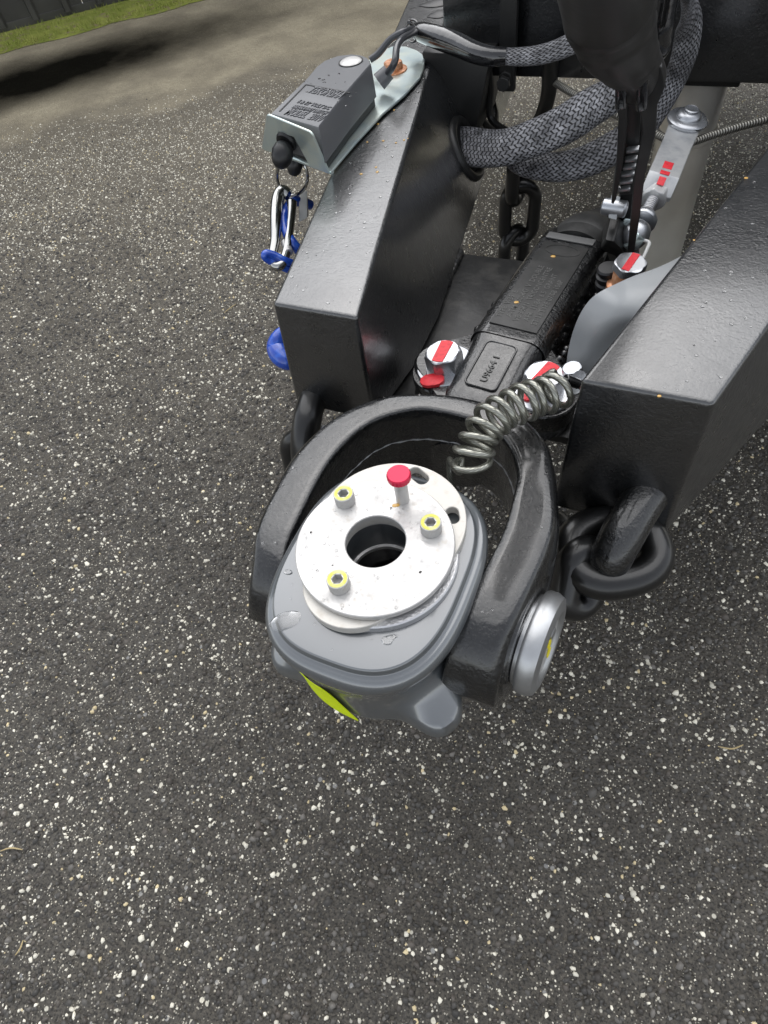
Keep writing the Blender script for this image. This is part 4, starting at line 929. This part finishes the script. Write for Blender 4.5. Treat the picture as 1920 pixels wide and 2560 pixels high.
mid_b = (b0_ + b1_) / 2; ww = (b1_ - b0_).length
n1_ = [tuple(b0_.lerp(b1_, .36)), tuple(b0_.lerp(b1_, .40) + Vector((0, .040))), tuple(b0_.lerp(b1_, .62) + Vector((0, .040))), tuple(b0_.lerp(b1_, .72))]
fo2 = [tuple(b0_)] + n1_ + [tuple(b1_)] + cr(t1_, b1_, t0_) + cr(t0_, t1_, b0_)
if (fx.cross(fup)).dot(fz) < 0: fo2 = [(a, -b_) for a, b_ in fo2]
link('bracket_flange', plate([fo2], BL, fz, fx, .003, .0009), 'zincb', sw)
link('bracket_bend', tube([BL + fz * .0 + Vector((0, .004, -.002)), BR + Vector((0, .004, -.001))], .0036, 12), 'zincb', sw)
# box body: rounded far end
ZT = .6465
tp = [(677, 287), (797, 321), (860, 240), (928, 162), (925, 154), (919, 147), (904, 141), (880, 138), (846, 142), (812, 154), (792, 169), (765, 201)]
tw = [at(u, v, .645) for u, v in tp]; cen = sum(tw, Vector((0, 0, 0))) / len(tw)
bm = bmesh.new(); rings = []
for (k, z) in ((1.035, .6035), (1.04, .6055), (1.0, .6435), (.985, .6458), (.965, .6465)):
    rings.append([bm.verts.new((cen.x + (p.x - cen.x) * k, cen.y + (p.y - cen.y) * (1 + (k - 1) * .6), z)) for p in tw])
for j in range(len(rings) - 1):
    for i in range(len(tw)): i2 = (i + 1) % len(tw); bm.faces.new((rings[j][i], rings[j][i2], rings[j + 1][i2], rings[j + 1][i]))
bm.faces.new(rings[0][::-1]); bm.faces.new(rings[-1])
bd = link('switch_body', bmm(bm), 'switch', sw)
link('switch_base', plate([[(cen.x + (p.x - cen.x) * .97, cen.y + (p.y - cen.y) * .98) for p in tw]], (0, 0, .591), (0, 0, 1), (1, 0, 0), .0128, .001), 'rubber', sw)
rv = at(877, 155, ZT)
link('rivet', lathe([(.0160, 0), (.0160, .0010), (.0135, .0026), (.008, .0036), (0, .0040)], rv, (0, 0, 1), 40), 'alu', bd)
link('rivet_ring', lathe([(.0162, -.001), (.0180, -.001), (.0180, .0010), (.0162, .0010)], rv, (0, 0, 1), 40, closed=True), 'rubber', bd)
e_ = (0, 0, 1)
def fit_text(t_, p0, p1, hpx, th=.0010, bold=.0001):
    a, b = at(*p0, ZT), at(*p1, ZT); xd = (b - a); L_ = xd.length; xd.normalize(); yd = Vector((-xd.y, xd.x, 0))
    hy = (at(p0[0], p0[1] - hpx, ZT) - a); h = abs(hy.dot(yd)) if abs(hy.dot(yd)) > .002 else hy.length
    me = text(t_, 1, (0, 0, 0), e_, (1, 0, 0), 0.0); xs = [v.co.x for v in me.vertices]; wdt_ = max(xs) - min(xs); bpy.data.meshes.remove(me)
    size = h / .70
    return text(t_, size, a, e_, xd, th, bold, sx=L_ / (wdt_ * size))
for t_, p0, p1, hp_ in (('TEKONSHA', (768, 231), (848, 247), 18), ('6 & 12  VOLT DC', (741, 257), (820, 275), 9), ('BREAKAWAY SWITCH', (729, 270), (812, 287), 9), ('MODEL  2010', (709, 286), (797, 304), 18)):
    link('raised_text', fit_text(t_, p0, p1, hp_), 'letter', bd, smooth=False)
    link('letter_shadow', fit_text(t_, p0, p1, hp_, .0003, .0007), 'rubber', bd, smooth=False)  # bolder dark copy beneath: the letters' shadow edges put in as colour
dk = mat('moulded_groove', (.010, .010, .011), .5)
A1, A2, A3 = at(699, 279, ZT), at(765, 212, ZT), at(875, 233, ZT)
for a, b in ((A1, A2), (A2, A3)):
    d = (b - a); link('moulded_border', box((a + b) / 2 + Vector((0, 0, .0002)), (d.length, .0022, .0010), xd=d, bev=.0002), dk, bd, smooth=False)
# bracket bolt, rusty
hb_ = at(983, 163, .598); hd, _ = hexbolt(Vector((hb_.x, hb_.y, .5915)), (0, 0, 1), .0155, .012, None, .3)
b_ = link('bracket_bolt', hd, 'copper', sw); link('bolt_flange', lathe([(.022, 0), (.0215, .0015), (.015, .003)], (hb_.x, hb_.y, .5912), (0, 0, 1), 32), 'copper', b_)
# wires
link('lead_wire', tube(spline([at(925, 150, .612), at(946, 134, .618), at(975, 100, .632), at(1005, 82, .64), at(1032, 74, .632), at(1042, 76, .625)], 40), .0052, 12), 'wire', sw)
link('lead_wire', tube(spline([at(955, 192, .612), at(975, 176, .622), at(988, 150, .634), at(992, 118, .642), at(1005, 98, .642), at(1032, 84, .632), at(1042, 80, .625)], 44), .0052, 12), 'wire', sw)
link('wire_boot', tube([at(948, 205, .607), at(972, 180, .617)], [.0125, .0105], 16), 'switch', sw)
# pull plug
pk = thing('pull_plug', 'black plastic pull plug pushed through the zinc bracket', 'plug', at(722, 380, .57))
link('plug_tab', hexa([at(702, 340, .622), at(738, 343, .622), at(742, 332, .624), at(705, 325, .624), at(704, 328, .634), at(737, 332, .634), at(740, 323, .632), at(706, 318, .632)], .001), 'rubber', pk)
kb = [(0, 0), (.008, .001), (.012, .005), (.0145, .013), (.0135, .022), (.010, .029), (.005, .033), (0, .034)]
link('plug_knob', lathe(kb, at(713, 356, .622), (-.05, -.75, -.6), 28), 'rubber', pk)
link('plug_collar', lathe([(.014, 0), (.0145, .002), (.013, .005)], at(717, 352, .622), (-.1, -.9, -.3), 28), 'rubber', pk)
link('plug_lobe', lathe([(0, 0), (.008, .001), (.011, .008), (.010, .018), (.006, .024), (0, .025)], at(742, 392, .590), (-.3, -.3, -.8), 24), 'rubber', pk)
# split ring
def ring_pts(c, e1, e2, a_, b_, n=60, t0=0, t1=2 * math.pi, lift=None):
    return [Vector(c) + e1 * (a_ * math.cos(t0 + (t1 - t0) * i / (n - 1))) + e2 * (b_ * math.sin(t0 + (t1 - t0) * i / (n - 1))) + ((lift * i / (n - 1)) if lift else Vector((0, 0, 0))) for i in range(n)]
rc = at(730, 442, .553); e1 = (at(772, 452, .553) - rc); e1n = e1.normalized(); vw = (CAM - rc).normalized(); e2n = (vw.cross(e1n) * .86 + vw * .5).normalized()
o = link('split_ring', tube(ring_pts(rc, e1n, e2n, .029, .031, 130, 0, 4 * math.pi, vw * .0045), .0024, 8), 'chrome', None, base=rc); tag(o, 'bright steel split ring hanging from the black pull plug', 'key ring')
# snap hook
hk = thing('snap_hook', 'polished steel snap hook hanging on the split ring', 'hook', at(705, 560, .5))
hp = [(722, 488, .535), (706, 478, .54), (694, 500, .535), (690, 545, .525), (688, 600, .51), (682, 640, .50), (688, 664, .495), (704, 660, .495), (716, 630, .50), (722, 590, .51), (728, 540, .52), (730, 505, .53)]
q = spline([(*at(u, v, z), r_) for (u, v, z), r_ in zip(hp, (.010, .011, .0115, .011, .009, .008, .0085, .0085, .008, .0075, .008, .009))], 70)
link('hook_body', tube([Vector(c[:3]) for c in q], [c[3] * .82 for c in q], 18), 'chrome', hk)
link('hook_gate', cyl(at(713, 605, .505), at(722, 632, .50), .0065, n=16), 'alu', hk)
wh = link('white_tag', hexa([at(752, 485, .52), at(762, 550, .50), at(772, 540, .50), at(766, 478, .52), at(748, 482, .526), at(746, 556, .506), at(768, 545, .506), at(768, 476, .526)], .001), 'white', None, base=at(755, 500, .52)); tag(wh, 'small white tag beside the steel snap hook', 'tag')
bc = thing('blue_lanyard', 'blue sheathed lanyard looped through the snap hook beside the left beam', 'lanyard', at(720, 600, .5))
link('upper_loop', tube(spline([at(775, 512, .50), at(750, 503, .515), at(726, 510, .522), at(713, 535, .522), at(713, 565, .515), at(722, 592, .508), at(735, 612, .50), at(760, 640, .48)], 50), .0075, 16), 'blue', bc)
link('lower_loop', tube(spline([at(735, 660, .485), at(712, 652, .497), at(688, 640, .506), at(668, 634, .512), at(662, 640, .510), at(672, 650, .503), at(700, 664, .492), at(735, 680, .475)], 50), .0058, 14), 'blue', bc)
link('hanging_loop', tube(spline([at(712, 820, .46), at(697, 845, .45), at(694, 868, .44), at(703, 890, .435), at(722, 905, .43), at(745, 905, .42)], 40), [.006 + .010 * math.sin(math.pi * i / 39) for i in range(40)], 18), MB_['blue'], bc)

# ------------------------------------------------------------------ chains
def link_pts(c, ax, wdir, L, W, n=64):
    ax = Vector(ax).normalized(); wdir = Vector(wdir); wdir = (wdir - wdir.dot(ax) * ax).normalized(); r_ = W / 2; h = L / 2 - r_; P = []
    for i in range(n // 2): a = math.pi * i / (n // 2 - 1); P.append(Vector(c) + ax * (h + r_ * math.sin(a)) + wdir * (r_ * math.cos(a)))
    for i in range(n // 2): a = math.pi * i / (n // 2 - 1); P.append(Vector(c) + ax * (-h - r_ * math.sin(a)) - wdir * (r_ * math.cos(a)))
    return P
ch = thing('hanging_chain', 'heavy black chain hanging between the beams behind the plate', 'chain', (-.115, .84, .1))
z0 = .505
vx = Vector((1, .25, 0)); vy = Vector((-.55, 1, 0))
camr = c2s(Vector((1, 0, 0))); camf = c2s(Vector((0, 0, 1)))
for i in range(7):
    zc = (.440, .361, .276, .199, .122, .05, .016)[i]; px = (1287, 523)
    c = Vector((-.1135 + .002 * (i % 2), .838, zc)); c.x += (0, .004, -.002, 0, .003, .01, .03)[i]
    wd_ = (camf * .93 + camr * .35, camr, camr * .62 + camf * .8, camr, camf, camr * .5 + camf, camr)[i]
    link('chain_link', tube(link_pts(c, (0.02, 0, 1) if i < 6 else (1, .3, .05), wd_, .102, .051), .0118, 16, closed=True), 'chain', ch)
rc_ = thing('safety_chain', 'heavy black safety chain welded under the right beam', 'chain', (.2, .21, .39), 'safety chains at the beam ends')
P = spline([at(1648, 1195, .442), at(1618, 1235, .438), at(1585, 1285, .432), at(1552, 1345, .420), at(1524, 1398, .398), at(1515, 1415, .368), (.186, .165, .333), (.197, .20, .325), (.205, .24, .325)], 60)
link('welded_loop', tube(P, [.0225] * 36 + [.0215] * 24, 22), 'cast', rc_)
cR = at(1532, 1378, .387); e1 = (at(1700, 1345, .385) - cR).normalized(); e2 = (at(1545, 1300, .385) - cR); e2 = (e2 - e2.dot(e1) * e1).normalized()
tiltv = (e2 + Vector((0, 0, .25))).normalized()
link('chain_link', tube([cR + e1 * (.0455 * math.copysign(abs(math.cos(a)) ** .85, math.cos(a))) + tiltv * (.035 * math.copysign(abs(math.sin(a)) ** .85, math.sin(a))) for a in np.linspace(0, 2 * math.pi, 65)[:-1]], .0190, 20, closed=True), 'chain', rc_)
c3_ = at(1452, 1446, .372)
link('chain_link', tube(link_pts(c3_, c2s(Vector((-.1, 1, .25))), c2s(Vector((1, .1, .35))), .066, .033), .0165, 20, closed=True), 'chain', rc_)
link('chain_link', tube(link_pts(at(1400, 1395, .33), (-.4, .2, .5), (.3, 1, .1), .10, .048), .0145, 18, closed=True), 'chain', rc_)
lc = thing('safety_chain', 'heavy black welded chain loop under the left beam end', 'chain', (-.22, .22, .39), 'safety chains at the beam ends')
P = spline([at(800, 965, .44), at(782, 1000, .437), at(768, 1050, .428), at(762, 1110, .405), at(768, 1160, .375), (-.2, .20, .345), (-.21, .235, .34), (-.22, .27, .345)], 60)
link('welded_loop', tube(P, .0185, 22), 'chain', lc)
link('chain_link', tube(link_pts(at(775, 1165, .335), (0, .2, 1), (1, .2, 0), .10, .05), .0145, 18, closed=True), 'chain', lc)

# ------------------------------------------------------------------ rain water
def droplets(name, label, spots, m='water'):
    V = []; Fc = []
    for (c, r_, h, st) in spots:
        n = 14; b0 = len(V); ph = random.random() * 6
        for (k, hz) in ((1, 0), (.93, .45), (.7, .8), (.35, .97)):
            for i in range(n):
                a = 2 * math.pi * i / n; q = 1 + .10 * math.sin(2 * a + ph) + .05 * math.sin(3 * a + 2 * ph)
                V.append(c + Vector((r_ * k * q * math.cos(a) * st, r_ * k * q * math.sin(a), h * hz)))
        V.append(c + Vector((0, 0, h)))
        for j in range(3):
            for i in range(n): Fc.append((b0 + j * n + i, b0 + j * n + (i + 1) % n, b0 + (j + 1) * n + (i + 1) % n, b0 + (j + 1) * n + i))
        for i in range(n): Fc.append((b0 + 3 * n + i, b0 + 3 * n + (i + 1) % n, b0 + 4 * n))
        Fc.append(tuple(b0 + i for i in reversed(range(n))))
    o = link(name, mesh(name, V, Fc), m, smooth=True); tag(o, label, 'water drops' if m == 'water' else 'specks', kind='stuff')
sp_ = []
def rnd_r(a, b): return a + (b - a) * random.random() ** 2
for i in range(120):                      # cover plate
    a = random.random() * 6.283; r_ = .029 + .036 * random.random() ** .7; c = Vector((r_ * math.cos(a), r_ * math.sin(a), .5601)); q = rnd_r(.0006, .0017); sp_.append((c, q, q * .3, 1))
for i in range(46):                       # grey head top
    x, y = random.uniform(-.07, .07), random.uniform(-.096, .08)
    if math.hypot(x, y) > .076 and (abs(x) / .072) ** 2.9 + (abs(y) / .096) ** 2.9 < .9: q = rnd_r(.0006, .0018); sp_.append((Vector((x, y, .5401)), q, q * .28, 1))
q = at(930, 1600, .5402); sp_.append((at(720, 1430, .5402), .0028, .0008, 1.3))
for i in range(170):                      # left beam top
    y = random.uniform(.25, .95); t_ = random.uniform(.06, .94); a = fL(y); q = rnd_r(.0007, .0022); sp_.append((Vector((lerp(a[0], a[1], t_), y, .5852)), q, q * .28, 1))
for i in range(110):
    y = random.uniform(.215, .75); t_ = random.uniform(.06, .94); a = fRR(y); q = rnd_r(.0007, .0020); sp_.append((Vector((lerp(a[0], a[1], t_), y, .5852)), q, q * .28, 1))
for i in range(26):
    q = rnd_r(.0008, .0020); sp_.append((at(random.uniform(760, 890), random.uniform(175, 280), ZT), q, q * .28, 1))
for i in range(40):
    q = rnd_r(.0008, .002); k = random.randrange(10, 140); t_ = random.uniform(.25, .75); sp_.append((Vector((lerp(OO[k][0], II[k][0], t_), lerp(OO[k][1], II[k][1], t_), .521)), q, q * .28, 1))
droplets('rain_drops', 'clear rain drops beaded on the plates and beams', sp_)
# two flat puddles on the grey head
def puddle(u, v, pts, h=.0008):
    c = at(u, v, .5403); P = [at(a, b, .5403) for a, b in pts]; n = len(P); P2 = [Vector(q) for q in spline([tuple(p) for p in P + [P[0]]], 41)[:-1]]; n = 40
    V = [p for p in P2] + [p.lerp(c, .12) + Vector((0, 0, h)) for p in P2] + [c + Vector((0, 0, h * 1.1))]
    Fc = [(i, (i + 1) % n, n + (i + 1) % n, n + i) for i in range(n)] + [(n + i, n + (i + 1) % n, 2 * n) for i in range(n)] + [tuple(reversed(range(n)))]
    o = link('water_film', mesh('p', V, Fc), 'water', None, smooth=True)
    return o
o = puddle(712, 1550, [(672, 1560), (690, 1540), (720, 1528), (748, 1530), (750, 1548), (735, 1565), (700, 1578), (682, 1574)]); tag(o, 'flat film of rain water at the left of the grey coupler head', 'water')
o = puddle(968, 1602, [(952, 1600), (962, 1590), (985, 1586), (996, 1590), (985, 1600), (975, 1612), (958, 1610)]); tag(o, 'small ragged water film at the front of the grey coupler head', 'water')
am = []
for (u, v) in ((990, 357), (958, 352), (1010, 350), (1020, 346), (918, 355), (903, 435), (943, 430), (985, 275), (945, 310), (940, 418), (1735, 600), (1865, 445), (1648, 990)):
    c = at(u, v, .5853); q = random.uniform(.0011, .0021); am.append((c, q, q * .35, 1))
for (u, v) in ((1383, 641), (1291, 756)): am.append((at(u, v, .487), .0028, .001, 1.1))
strawm = mat('dry_straw', (.42, .33, .17), .7)
for (pts, lb) in ((((1795, 1866), (1830, 1872), (1858, 1862)), 'thin dry straw lying on the asphalt at the right of the coupler'),
                  (((0, 2128), (26, 2120), (56, 2124)), 'short pale straw lying on the asphalt at the left edge'),
                  (((560, 782), (578, 768), (590, 760)), 'tiny dry straw lying on the asphalt left of the snap hook'),
                  (((38, 2388), (50, 2372), (58, 2350)), 'dry bark sliver lying near the lower left corner')):
    P = spline([at(u, v, .0035 + .001 * (k % 2)) for k, (u, v) in enumerate(pts)], 10)
    o = link('dry_straw', tube(P, [.0005 + .0007 * math.sin(math.pi * (i + .5) / 10) for i in range(10)], 6), strawm, None, base=at(*pts[1], 0)); tag(o, lb, 'straw', 'straws on the asphalt')
droplets('amber_specks', 'amber specks scattered on the black beams and shank', am, 'amber')
